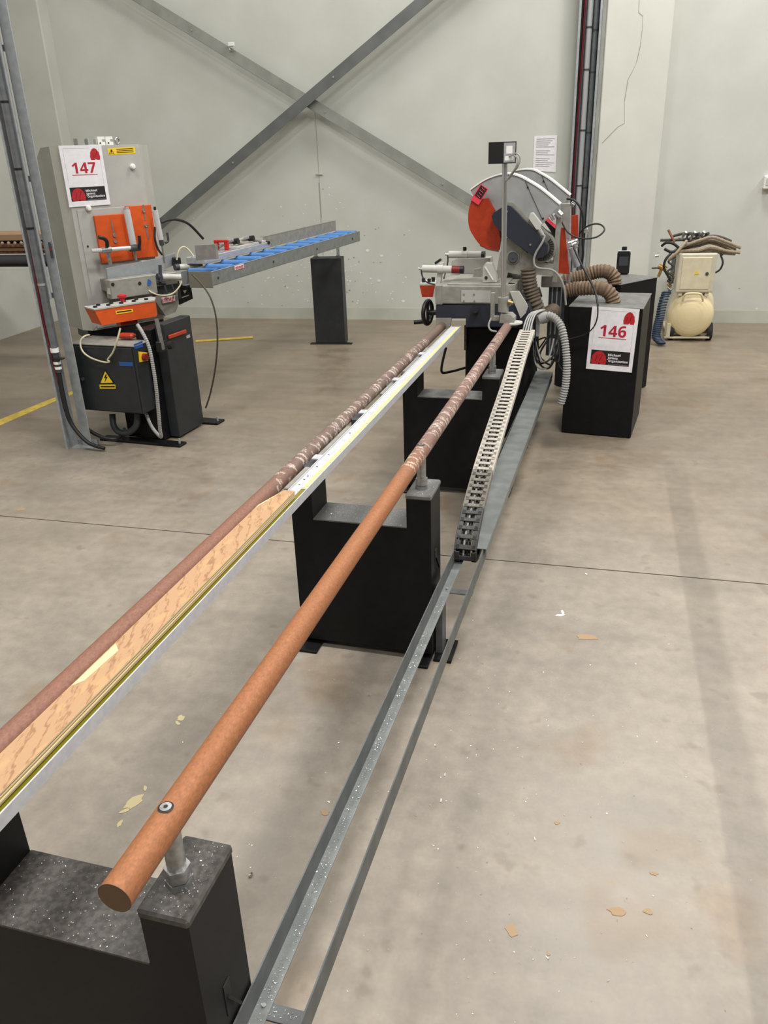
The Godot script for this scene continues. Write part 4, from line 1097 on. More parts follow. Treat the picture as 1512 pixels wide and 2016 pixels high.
# ---------------------------------------------------------------- copy router
func build_router() -> void:
	var o := thing("copy_router", "tall grey copy router on a black base with orange plates and control panel", "router", Vector3(-2.75, 0, -4.6))
	# base plates, pedestal, electrical cabinet
	put("base_plate", g(KF).blk(Vector3(-3.29, 0.0, -3.95), Vector3(-2.705, 0.014, -4.03), 0.003), M.black, o)
	put("base_plate", g(KF).blk(Vector3(-3.2, 0.0, -4.40), Vector3(-2.70, 0.014, -4.50), 0.003), M.black, o)
	for q in [Vector3(-2.73, 0.014, -3.99), Vector3(-2.725, 0.014, -4.45)]: put("anchor_bolt", g(KF).cyl(q, q + Vector3(0, 0.03, 0), 0.007, 8), M.galv, o)
	put("pedestal", g(KF).blk(Vector3(-3.13, 0.014, -4.03), Vector3(-2.86, 0.60, -4.40), 0.004), M.black, o)
	var pb := put("side_cabinet", g(KF).blk(Vector3(-2.862, 0.014, -4.095), Vector3(-2.793, 0.716, -4.39), 0.004), M.anthracite, o)
	put("side_front", g(KF).blk(Vector3(-2.97, 0.014, -4.05), Vector3(-2.865, 0.69, -4.3), 0.003), M.black, o)
	put("handle", g(KF).bar(Vector3(-2.78, 0.6387, -4.1071), Vector3(-2.78, 0.6359, -4.2999), 0.012, 0.022, 0.003), M.orange_dark, pb, "orange pull handle")
	put("label_plate", g(KF).bar(Vector3(-2.79, 0.5954, -4.3119), Vector3(-2.79, 0.5961, -4.354), 0.002, 0.018), M.pale_ink, pb)
	var ec := put("electrical_cabinet", g(KF).blk(Vector3(-3.33, 0.215, -3.90), Vector3(-2.888, 0.622, -4.11), 0.005), M.anthracite, o, "dark grey electrical cabinet")
	put("lid", g(KF).blk(Vector3(-3.334, 0.62, -3.896), Vector3(-2.884, 0.629, -4.114), 0.003), M.cast, ec)
	put("door", g(KF).blk(Vector3(-3.322, 0.222, -3.892), Vector3(-2.90, 0.614, -3.902), 0.003), M.anthracite, ec)
	put("lock", g(KF).cyl(Vector3(-3.2747, 0.4161, -3.885), Vector3(-3.2831, 0.4131, -3.895), 0.011, 12), M.plastic, ec)
	var tri: Array = [Vector3(-3.1052, 0.4762, -3.89), Vector3(-3.0595, 0.4015, -3.89), Vector3(-3.159, 0.3929, -3.89)]
	put("warning_triangle", g(KF).plate(tri, Vector3(0, 0, 0.0015)), M.yellow, ec, "yellow triangle with black lightning bolt")
	var edge := g(KF)
	for k in 3: edge.bar(tri[k] + Vector3(0, 0, 0.0018), tri[(k + 1) % 3] + Vector3(0, 0, 0.0018), 0.005, 0.001, 0.0, Vector3(0, 0, 1))
	edge.plate([Vector3(-3.1052, 0.4521, -3.888), Vector3(-3.1207, 0.4297, -3.888), Vector3(-3.1097, 0.4303, -3.888), Vector3(-3.1223, 0.4048, -3.888), Vector3(-3.0939, 0.4373, -3.888), Vector3(-3.1048, 0.4367, -3.888), Vector3(-3.0979, 0.4525, -3.888)], Vector3(0, 0, 0.0008))
	put("warning_print", edge, M.ink, ec)
	put("warning_strip", g(KF).plate([Vector3(-3.164, 0.3864, -3.89), Vector3(-3.0505, 0.3927, -3.89), Vector3(-3.052, 0.3677, -3.89), Vector3(-3.1657, 0.3612, -3.89)], Vector3(0, 0, 0.0015)), M.yellow, ec)
	put("strip_print", g(KF).bar(Vector3(-3.1569, 0.3751, -3.887), Vector3(-3.0543, 0.3809, -3.887), 0.0006, 0.008, 0.0, Vector3(0, 1, 0)), M.ink, ec)
	put("blue_label", g(KF).plate([Vector3(-2.9974, 0.5332, -3.89), Vector3(-2.9024, 0.5345, -3.89), Vector3(-2.9035, 0.5104, -3.89), Vector3(-2.9951, 0.5091, -3.89)], Vector3(0, 0, 0.0015)), M.blue, ec)
	put("blue_label", g(KF).plate([Vector3(-2.886, 0.6362, -3.9042), Vector3(-2.886, 0.6383, -3.9911), Vector3(-2.886, 0.6032, -3.9868), Vector3(-2.886, 0.6062, -3.906)], Vector3(0.0015, 0, 0)), M.blue, ec)
	put("switch_plate", g(KF).plate([Vector3(-2.886, 0.5874, -3.9363), Vector3(-2.886, 0.5629, -4.0177), Vector3(-2.886, 0.5145, -4.0152), Vector3(-2.886, 0.5258, -3.9298)], Vector3(0.003, 0, 0)), M.yellow, ec, "yellow plate behind red rotary switch")
	put("rotary_switch", g(KF).cyl(Vector3(-2.885, 0.5455, -3.9749), Vector3(-2.885, 0.5455, -3.9749) + Vector3(0.025, 0, 0), 0.022, 8), M.dark_red, ec)
	# red tub lying on the cabinet lid
	put("red_pad", g(KF).box(Vector3(-3.0233, 0.6531, -4.04), Vector3(0.10, 0.03, 0.05), 0.01), M.orange_dark, o)
	# column: folded sheet with chamfered corner
	var C := Vector3(-2.98, 0, -4.62)
	var yb := 0.62
	var yt := 1.70
	var D := C + Vector3(0.2868, 0, -0.4096)
	var B := Vector3(-3.06, 0, -4.635)
	var A := Vector3(-3.265, 0, -4.79)
	var up := Vector3(0, yb, 0)
	var col_p := [C + up, D + up, Vector3(-2.80, yb, -5.35), Vector3(-3.05, yb, -5.45), Vector3(-3.20, yb, -5.1), B + up]
	var sn := Vector3(0.6, 0, -0.8)
	put("side_panel", g().plate([A + up, B + up, B + Vector3(0, yt, 0), B.lerp(A, 0.6) + Vector3(0, yt - 0.004, 0), A + Vector3(0, yt - 0.065, 0)], sn * 0.22), M.grey_shaded, o, "grey side panel with cut corner, shade put into its colour")
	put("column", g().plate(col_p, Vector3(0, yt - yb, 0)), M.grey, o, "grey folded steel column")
	put("column_skirt", g().plate([C + Vector3(-0.05, 0.55, -0.02), D + Vector3(0, 0.55, 0), Vector3(-2.85, 0.55, -5.3), A + Vector3(0.03, 0.55, -0.05)], Vector3(0, 0.08, 0)), M.anthracite, o)
	# bevelled shoulder of the side with shade in its colour
	put("front_plate", g(FACE).plate([Vector3(0.0, 0.625, 0), Vector3(0.502, 1.0, 0), Vector3(0.502, 1.665, 0), Vector3(0.48, 1.698, 0), Vector3(0.0, 1.70, 0)], Vector3(0, 0, 0.006)), M.grey_plate, o)
	put("front_plate", g(FACE).blk(Vector3(0.03, 0.63, 0.0), Vector3(0.5, 1.345, 0.010), 0.002), M.grey_plate, o)
	for q in [Vector3(0.4341, 1.5743, 0.006), Vector3(0.103, 1.3513, 0.008)]: put("knob", g(FACE).lathe([Vector2(0.016, 0), Vector2(0.018, 0.012), Vector2(0.012, 0.024), Vector2(0, 0.026)], q, Vector3(0, 0, 1), 14), M.white, o)
	var ys := put("warning_sticker", g(FACE).plate([Vector3(0.2895, 1.6816, 0.006), Vector3(0.4707, 1.6865, 0.006), Vector3(0.4711, 1.6489, 0.006), Vector3(0.2925, 1.6447, 0.006)], Vector3(0, 0, 0.0015)), M.yellow, o, "yellow warning sticker with small triangle")
	var sp := g(FACE)
	var q0: Vector3 = Vector3(0.2957, 1.6503, 0.0085)
	var q1: Vector3 = Vector3(0.3134, 1.6754, 0.0085)
	var q2: Vector3 = Vector3(0.329, 1.6523, 0.0085)
	sp.bar(q0, q1, 0.002, 0.0006, 0, Vector3(0, 0, 1)).bar(q1, q2, 0.002, 0.0006, 0, Vector3(0, 0, 1)).bar(q2, q0, 0.002, 0.0006, 0, Vector3(0, 0, 1)).blk((q0 + q2) * 0.5 + Vector3(-0.003, 0.006, 0), (q0 + q2) * 0.5 + Vector3(0.003, 0.02, 0.0006))
	for k in 3: sp.bar(Vector3(0.3463, 1.6747, 0.0085) - Vector3(0, 0.0095 * k, 0), Vector3(0.4578, 1.678, 0.0085) - Vector3(0, 0.0095 * k, 0), 0.003, 0.0006, 0, Vector3(0, 0, 1))
	put("sticker_print", sp, M.ink, ys)
	put("screw", g(FACE).cyl(Vector3(0.0602, 1.1329, 0.01), Vector3(0.0585, 1.1333, 0.014), 0.006, 8), M.plastic, o)
	# orange front plates with slots
	var op := put("orange_plate", g(FACE).blk(Vector3(0.124, 1.025, 0.012), Vector3(0.335, 1.307, 0.03), 0.003), M.orange, o, "orange front plate with slot")
	var op2 := put("orange_plate", g(FACE).blk(Vector3(0.337, 1.03, 0.012), Vector3(0.512, 1.348, 0.036), 0.003), M.orange, o, "orange front plate with long slot")
	for q in [[Vector3(0.2259, 1.2728, 0.031), Vector3(0.2341, 1.1879, 0.031), op], [Vector3(0.4564, 1.3505, 0.037), Vector3(0.4545, 1.2562, 0.037), op2], [Vector3(0.4518, 1.2195, 0.037), Vector3(0.4566, 1.1415, 0.037), op2]]:
		put("slot", g(FACE).bar(q[0], q[1], 0.009, 0.002, 0, Vector3(0, 0, 1)), M.steel, q[2])
	for q in [[Vector3(0.2331, 1.185, 0.032), op], [Vector3(0.2316, 1.1487, 0.032), op], [Vector3(0.4532, 1.3144, 0.038), op2], [Vector3(0.4541, 1.2255, 0.038), op2]]:
		put("bolt", g(FACE).lathe([Vector2(0, 0.002), Vector2(0.004, 0.002), Vector2(0.004, 0.007), Vector2(0.0105, 0.007), Vector2(0.0115, 0)], q[0], Vector3(0, 0, 1), 14), M.chrome, q[1])
	# clamp cylinders and adjusting rods
	put("clamp_cylinder", g(FACE).cyl(Vector3(0.3127, 1.3308, 0.09), Vector3(0.323, 1.1158, 0.09), 0.021, 18), M.silver, o)
	put("clamp_cylinder_cap", g(FACE).cyl(Vector3(0.3114, 1.3427, 0.09), Vector3(0.3127, 1.3308, 0.09), 0.017, 14), M.alu, o)
	put("clamp_rod", g(FACE).cyl(Vector3(0.323, 1.1158, 0.09), Vector3(0.3249, 1.0259, 0.09), 0.009, 12), M.steel, o)
	put("clamp_cylinder", g(FACE).cyl(Vector3(0.494, 1.3164, 0.11), Vector3(0.5076, 1.1373, 0.11), 0.0175, 18), M.silver, o)
	put("clamp_cylinder_cap", g(FACE).cyl(Vector3(0.4957, 1.3374, 0.11), Vector3(0.494, 1.3164, 0.11), 0.008, 10), M.plastic, o)
	put("clamp_foot", g(FACE).cyl(Vector3(0.5076, 1.1373, 0.11), Vector3(0.5092, 1.1028, 0.11), 0.015, 14), M.charcoal, o)
	put("clamp_rod", g(FACE).cyl(Vector3(0.5092, 1.1028, 0.11), Vector3(0.5096, 0.9921, 0.11), 0.006, 10), M.steel, o)
	put("cross_rod", g(FACE).cyl(Vector3(0.0268, 1.1158, 0.13), Vector3(0.2815, 1.1096, 0.13), 0.0125, 14), M.silver, o)
	put("rod_collar", g(FACE).cyl(Vector3(0.0911, 1.1126, 0.13), Vector3(0.1505, 1.1129, 0.13), 0.019, 14), M.steel, o)
	put("rod_collar", g(FACE).cyl(Vector3(0.2799, 1.1064, 0.125), Vector3(0.3456, 1.1064, 0.125), 0.021, 14), M.charcoal, o)
	put("stop_rod", g(FACE).cyl(Vector3(0.1327, 1.0991, 0.12), Vector3(0.1381, 1.0199, 0.12), 0.012, 12), M.steel, o)
	put("clamp_lever", g(FACE).tube(smooth([Vector3(0.073, 1.1924, 0.16), Vector3(0.1006, 1.1842, 0.16), Vector3(0.1242, 1.164, 0.15), Vector3(0.1265, 1.1336, 0.14)]), 0.012, 10), M.plastic, o)
	put("clamp_lever", g(FACE).tube(smooth([Vector3(0.3418, 1.178, 0.15), Vector3(0.3381, 1.1359, 0.15), Vector3(0.3304, 1.1025, 0.14)]), 0.01, 10), M.plastic, o)
	put("clamp_lever", g(FACE).tube(smooth([Vector3(0.5522, 1.1776, 0.12), Vector3(0.5515, 1.1277, 0.12), Vector3(0.528, 1.1173, 0.12)]), 0.008, 8), M.charcoal, o)
	# work table: fence plates, vice, spindle parts
	put("fence_plate", g(FACE).plate([Vector3(0.0945, 1.0071, 0.13), Vector3(0.3585, 1.023, 0.05), Vector3(0.476, 1.0313, 0.02), Vector3(0.473, 0.9025, 0.02), Vector3(0.3607, 0.8948, 0.08), Vector3(0.0915, 0.9004, 0.13)], Vector3(0.0, 0, 0.02)), M.galv, o)
	put("fence_plate", g(FACE).plate([Vector3(0.4673, 1.0104, 0.03), Vector3(0.6277, 1.0393, 0.03), Vector3(0.6241, 0.9681, 0.03), Vector3(0.4722, 0.9294, 0.03)], Vector3(0, 0, 0.018)), M.galv, o)
	put("fence_rib", g(FACE).blk(Vector3(0.3339, 1.0256, 0.1), Vector3(0.3735, 0.9205, 0.14), 0.003), M.cast, o)
	put("table_block", g(FACE).blk(Vector3(0.10, 0.86, 0.0), Vector3(0.56, 0.935, 0.16), 0.004), M.cast, o)
	var vb := put("vice_bar", g(FACE).blk(Vector3(0.059, 0.9472, 0.24), Vector3(0.3681, 0.8314, 0.17), 0.004), M.cast, o)
	for q in [Vector3(0.0767, 0.921, 0.241), Vector3(0.2527, 0.9056, 0.241)]: put("hole", g(FACE).cyl(q, q + Vector3(0, 0, 0.002), 0.011, 12), M.ink, vb)
	put("round_sticker", g(FACE).cyl(Vector3(0.3116, 0.9047, 0.241), Vector3(0.3106, 0.905, 0.243), 0.019, 18), M.blue, vb, "round blue sticker")
	put("vice_end", g(FACE).plate([Vector3(0.068, 0.9307, 0.2), Vector3(0.0494, 0.866, 0.2), Vector3(0.0753, 0.8442, 0.2), Vector3(0.1504, 0.8312, 0.2), Vector3(0.1569, 0.8676, 0.2)], Vector3(0, 0, 0.03)), M.grey_plate, o)
	put("support_block", g(FACE).blk(Vector3(0.27, 0.70, 0.0), Vector3(0.52, 0.865, 0.11), 0.004), M.cast, o)
	put("spindle_housing", g(FACE).blk(Vector3(0.3939, 0.8807, 0.15), Vector3(0.5789, 0.7607, 0.06), 0.006), M.charcoal, o)
	put("lower_casting", g(FACE).plate([Vector3(0.3644, 0.7989, 0.16), Vector3(0.551, 0.8168, 0.16), Vector3(0.5454, 0.7319, 0.16), Vector3(0.5152, 0.683, 0.16), Vector3(0.438, 0.6678, 0.16), Vector3(0.4154, 0.7106, 0.16)], Vector3(0, 0, -0.12)), M.cast, o)
	for q in [[Vector3(0.4282, 0.922, 0.2), Vector3(0.5753, 0.9016, 0.2)], [Vector3(0.6025, 0.9571, 0.12), Vector3(0.7387, 0.9489, 0.12)]]:
		put("air_cylinder", g(FACE).cyl(q[0], q[1], 0.0195, 16), M.lightgrey, o)
		put("cylinder_head", g(FACE).cyl(q[1], q[1] + (q[1] - q[0]).normalized() * 0.035, 0.017, 12), M.cast, o)
		put("cylinder_tail", g(FACE).cyl(q[0] - (q[1] - q[0]).normalized() * 0.03, q[0], 0.021, 12), M.charcoal, o)
	put("guide_pin", g(FACE).cyl(Vector3(0.4241, 0.9954, 0.21), Vector3(0.411, 0.8932, 0.21), 0.011, 10), M.charcoal, o)
	put("guide_pin", g(FACE).cyl(Vector3(0.4384, 0.8731, 0.2), Vector3(0.4487, 0.8012, 0.2), 0.008, 10), M.charcoal, o)
	put("guide_pin", g(FACE).cyl(Vector3(0.4921, 0.8666, 0.2), Vector3(0.5039, 0.8005, 0.2), 0.008, 10), M.charcoal, o)
	put("round_sticker", g(FACE).cyl(Vector3(0.4863, 0.9112, 0.19), Vector3(0.4837, 0.9119, 0.195), 0.02, 18), M.blue, o)
	put("spindle_grip", g(FACE).cyl(Vector3(0.3764, 0.8902, 0.2), Vector3(0.4465, 0.8785, 0.2), 0.012, 12), M.plastic, o)
	put("handle_grip", g(FACE).cyl(Vector3(0.6341, 0.8409, 0.18), Vector3(0.7106, 0.8381, 0.18), 0.016, 12), M.plastic, o)
	put("handle_shaft", g(FACE).cyl(Vector3(0.5791, 0.8525, 0.16), Vector3(0.6416, 0.8399, 0.18), 0.01, 10), M.charcoal, o)
	put("hydraulic_block", g(FACE).plate([Vector3(0.5847, 0.8418, 0.12), Vector3(0.6739, 0.8507, 0.12), Vector3(0.6773, 0.7433, 0.12), Vector3(0.5731, 0.7173, 0.12)], Vector3(0, 0, -0.06)), M.plastic, o)
	put("block_mark", g(FACE).bar(Vector3(0.594, 0.7614, 0.122), Vector3(0.6492, 0.7707, 0.122), 0.006, 0.001, 0, Vector3(0, 0, 1)), M.lightgrey, o)
	put("block_mark", g(FACE).plate([Vector3(0.609, 0.8058, 0.121), Vector3(0.6358, 0.8057, 0.121), Vector3(0.6211, 0.7843, 0.121)], Vector3(0, 0, 0.001)), M.lightgrey, o)
	put("valve_block", g(FACE).blk(Vector3(0.589, 1.0152, 0.1), Vector3(0.6369, 0.9622, 0.06), 0.003), M.plastic, o)
	put("lettering_plate", g(FACE).plate([Vector3(0.4201, 0.7897, 0.175), Vector3(0.5166, 0.7932, 0.175), Vector3(0.5147, 0.7574, 0.175), Vector3(0.4216, 0.7538, 0.175)], Vector3(0, 0, 0.001)), M.paper, o)
	text("lettering", "emmegi", FACE * (Vector3(0.4645, 0.7741, 0.1765)), FACE.basis.x, Vector3.UP, 0.03, M.red, o, true, 0.085)
	# control panel on its pole
	var e0: Vector3 = Vector3(-0.1401, 0.8153, 0.42)
	var e1: Vector3 = Vector3(0.2432, 0.8034, 0.42)
	var ph := Vector3(0, -0.092, 0)
	var dp := Vector3(0.03, 0, -0.13)
	var e1y := Vector3(e1.x, e0.y, e1.z)
	var cp := put("control_panel", g(FACE).plate([e0, e1y, e1y + ph + Vector3(0.0, 0, 0), e0 + ph + Vector3(0.03, 0, 0)], Vector3(0.0, 0, -0.14)), M.orange, o, "orange control panel box")
	put("panel_end", g(FACE).plate([e1y, e1y + Vector3(0.05, 0, -0.08), e1y + Vector3(0.05, 0, -0.14), e1y + Vector3(0, 0, -0.14)], ph), M.orange, cp)
	put("panel_face", g(FACE).plate([e0 + Vector3(-0.003, 0, 0.003), e1y + Vector3(0.002, 0, 0.003), e1y + Vector3(0.053, 0, -0.078), e1y + Vector3(0.053, 0, -0.14), e0 + Vector3(-0.003, 0, -0.14)], Vector3(0, 0.008, 0)), M.grey_plate, cp)
	for k in 9:
		var q := e0.lerp(e1y, 0.07 + 0.107 * k) + Vector3(0, 0.008, -0.045 - 0.05 * (k % 2))
		put("button", g(FACE).cyl(q, q + Vector3(0, 0.01, 0), 0.0125, 12), M.plastic, cp)
	var es := e0.lerp(e1y, 0.58) + Vector3(0, 0.008, -0.09)
	put("emergency_stop", g(FACE).lathe([Vector2(0.012, 0), Vector2(0.012, 0.022), Vector2(0.028, 0.03), Vector2(0.028, 0.042), Vector2(0, 0.05)], es, Vector3.UP, 16), M.red, cp, "red mushroom emergency stop button")
	put("label_strip", g(FACE).plate([Vector3(-0.0147, 0.7944, 0.421), Vector3(0.0956, 0.7906, 0.421), Vector3(0.0957, 0.7724, 0.421), Vector3(-0.0121, 0.7731, 0.421)], Vector3(0, 0, 0.001)), M.yellow, cp)
	put("strip_print", g(FACE).bar(Vector3(-0.0075, 0.7846, 0.4225), Vector3(0.0869, 0.783, 0.4225), 0.007, 0.0006, 0, Vector3(0, 0, 1)), M.ink, cp)
	put("panel_foot", g(FACE).blk(e0.lerp(e1y, 0.5) + ph + Vector3(-0.03, 0, -0.04), e0.lerp(e1y, 0.72) + ph + Vector3(0, -0.03, -0.1), 0.003), M.orange_dark, cp)
	put("pole", g(KF).cyl(Vector3(-2.7859, 0.763, -4.02), Vector3(-2.7714, 0.5854, -4.02), 0.012, 14), M.steel, o)
	put("pole_clamp", g(KF).blk(Vector3(-2.8057, 0.6334, -4), Vector3(-2.7718, 0.5703, -4.06), 0.004), M.plastic, o)
	put("clamp_star", g(KF).cyl(Vector3(-2.7154, 0.616, -4), Vector3(-2.6874, 0.6201, -4), 0.024, 6), M.plastic, o)
	# hoses
	put("conduit", g(KF).tube(smooth([Vector3(-2.8198, 0.7541, -3.88), Vector3(-2.7726, 0.7158, -3.85), Vector3(-2.7385, 0.6444, -3.84), Vector3(-2.7312, 0.5339, -3.84), Vector3(-2.7387, 0.4116, -3.85), Vector3(-2.7605, 0.2824, -3.87), Vector3(-2.7924, 0.129, -3.9), Vector3(-2.815, 0.069, -3.93), Vector3(-2.8639, 0.0912, -3.95), Vector3(-2.9065, 0.1305, -3.97), Vector3(-2.9462, 0.1835, -4)]), 0.0115, 8, 0.012, 0.002), M.conduit_grey, o, "grey corrugated conduit")
	put("power_hose", g(KF).tube(smooth([Vector3(-3.1982, 0.1663, -4), Vector3(-3.1865, 0.097, -3.98), Vector3(-3.1415, 0.0603, -3.97), Vector3(-3.0731, 0.0655, -3.97), Vector3(-3.0197, 0.1092, -3.98), Vector3(-3.0093, 0.1792, -4)]), 0.02, 10), M.charcoal, o)
	put("pale_hose", g(KF).tube(smooth([Vector3(-3.2204, 0.6708, -3.95), Vector3(-3.2221, 0.6691, -3.9), Vector3(-3.2385, 0.6397, -3.88), Vector3(-3.2243, 0.5883, -3.87), Vector3(-3.1713, 0.5512, -3.87), Vector3(-3.0862, 0.5308, -3.87), Vector3(-3.0461, 0.5357, -3.87), Vector3(-3.0579, 0.5472, -3.87), Vector3(-3.0135, 0.5911, -3.87), Vector3(-2.9721, 0.6579, -3.87), Vector3(-2.9552, 0.7285, -3.9)]), 0.0055, 6), M.cable_pale, o)
	put("pale_hose", g(FACE).tube(smooth([Vector3(0.3073, 0.8551, 0.24), Vector3(0.3288, 0.8353, 0.26), Vector3(0.386, 0.8152, 0.26), Vector3(0.4641, 0.8168, 0.25), Vector3(0.5273, 0.856, 0.24), Vector3(0.5774, 0.9158, 0.22)]), 0.0055, 6), M.cable_pale, o)
	put("pale_hose", g(FACE).tube(smooth([Vector3(0.6054, 1.0007, 0.1), Vector3(0.6243, 1.0502, 0.1), Vector3(0.6546, 1.0761, 0.1), Vector3(0.6877, 1.0698, 0.1), Vector3(0.7121, 1.0299, 0.12), Vector3(0.7302, 0.9708, 0.14)]), 0.0055, 6), M.cable_pale, o)
	put("black_hose", g(FACE).tube(smooth([Vector3(0.5032, 1.2133, 0.06), Vector3(0.4865, 1.1435, 0.07), Vector3(0.4926, 1.0807, 0.08), Vector3(0.5136, 1.0413, 0.09)]), 0.007, 6), M.cable, o)
	single("air_line", g(KF).tube(smooth([Vector3(-2.6544, 0.9847, -4.25), Vector3(-2.5612, 0.9295, -4.2), Vector3(-2.503, 0.8526, -4.18), Vector3(-2.4852, 0.7357, -4.18), Vector3(-2.5105, 0.5803, -4.2), Vector3(-2.5733, 0.4122, -4.24), Vector3(-2.6505, 0.2518, -4.28), Vector3(-2.7095, 0.149, -4.3)]), 0.0055, 6), M.hose_dark, KF * Vector3(-2.5174, 0.58, -4.2), "thin dark air line looping down from the copy router to its base", "hose")
	single("air_line", g().tube(smooth([Vector3(-2.6703, 1.2293, -5.15), Vector3(-2.6421, 1.2408, -5.2), Vector3(-2.6183, 1.2327, -5.3), Vector3(-2.5891, 1.1915, -5.4), Vector3(-2.5496, 1.0914, -5.5)]), 0.009, 8), M.cable, Vector3(-2.6257, 1.2328, -5.3), "black hose arching out behind the copy router over the conveyor", "hose")
	single("air_line", g().tube(smooth([Vector3(-2.8909, 0.1226, -4.2), Vector3(-2.846, 0.0848, -4.2), Vector3(-2.7527, 0.0559, -4.18), Vector3(-2.6864, 0.0452, -4.2), Vector3(-2.7025, 0.0372, -4.3), Vector3(-2.7402, 0.0396, -4.4)]), 0.012, 8), M.cable, Vector3(-2.7658, 0.0485, -4.2), "black power cable running along the floor under the electrical cabinet", "cable")
	# lot sheet 147
	sheet("crumpled white sheet numbered 147 stuck high on the copy router column", FACE * Vector3(-0.012, 1.702, 0.012), FACE.basis.x, Vector3.UP, FACE.basis.z, 0.263, 0.338, "147", 0.0)
	# odds and ends lying on top of the column
	var k0 := [[Vector3(0.156, 1.7109, -0.05), 0.075, M.steel], [Vector3(0.2207, 1.7154, -0.05), 0.06, M.grey_plate]]
	for q in k0:
		var base: Vector3 = Vector3(q[0].x, 1.70, q[0].z)
		var cl := thing("metal_bracket", ["small steel bracket lying at the left on the router top", "grey steel clip lying in the middle of the router top"][k0.find(q)], "bracket", FACE * base)
		put("plate", g(FACE).blk(base + Vector3(-q[1] / 2, 0, -0.02), base + Vector3(q[1] / 2, 0.006, 0.02), 0.001), q[2], cl)
		put("upright", g(FACE).blk(base + Vector3(-q[1] / 2, 0.006, -0.02), base + Vector3(-q[1] / 2 + 0.008, 0.04, 0.02), 0.001).blk(base + Vector3(q[1] / 2 - 0.01, 0.006, -0.015), base + Vector3(q[1] / 2, 0.035, 0.02), 0.001), q[2], cl)
	var wl := ["left of two white plastic blocks on the router top, with a dark notch", "right of two white plastic blocks on the router top"]
	for k in 2:
		var base: Vector3 = [Vector3(0.2772, 1.7194, -0.03), Vector3(0.3299, 1.7214, -0.03)][k]
		base.y = 1.70
		var cl := thing("plastic_block", wl[k], "block", FACE * base)
		put("block", g(FACE).plate([base + Vector3(-0.024, 0, 0), base + Vector3(0.022, 0, 0), base + Vector3(0.022, 0.018, 0), base + Vector3(0.004, 0.02, 0), base + Vector3(0.004, 0.032, 0), base + Vector3(0.022, 0.034, 0), base + Vector3(0.02, 0.048, 0), base + Vector3(-0.024, 0.048, 0)], Vector3(0, 0, -0.03)), M.white, cl)
		put("screw", g(FACE).cyl(base + Vector3(-0.01, 0.012, 0), base + Vector3(-0.01, 0.012, 0.003), 0.005, 8), M.charcoal, cl)
	var rb: Vector3 = Vector3(0.3785, 1.7149, -0.03)
	rb.y = 1.70
	single("metal_ring", torus(FACE, rb + Vector3(0, 0.022, 0), Vector3(0.3, 0, 1), 0.016, 0.006), M.steel, FACE * rb, "small grey metal ring standing at the right on the router top", "ring")


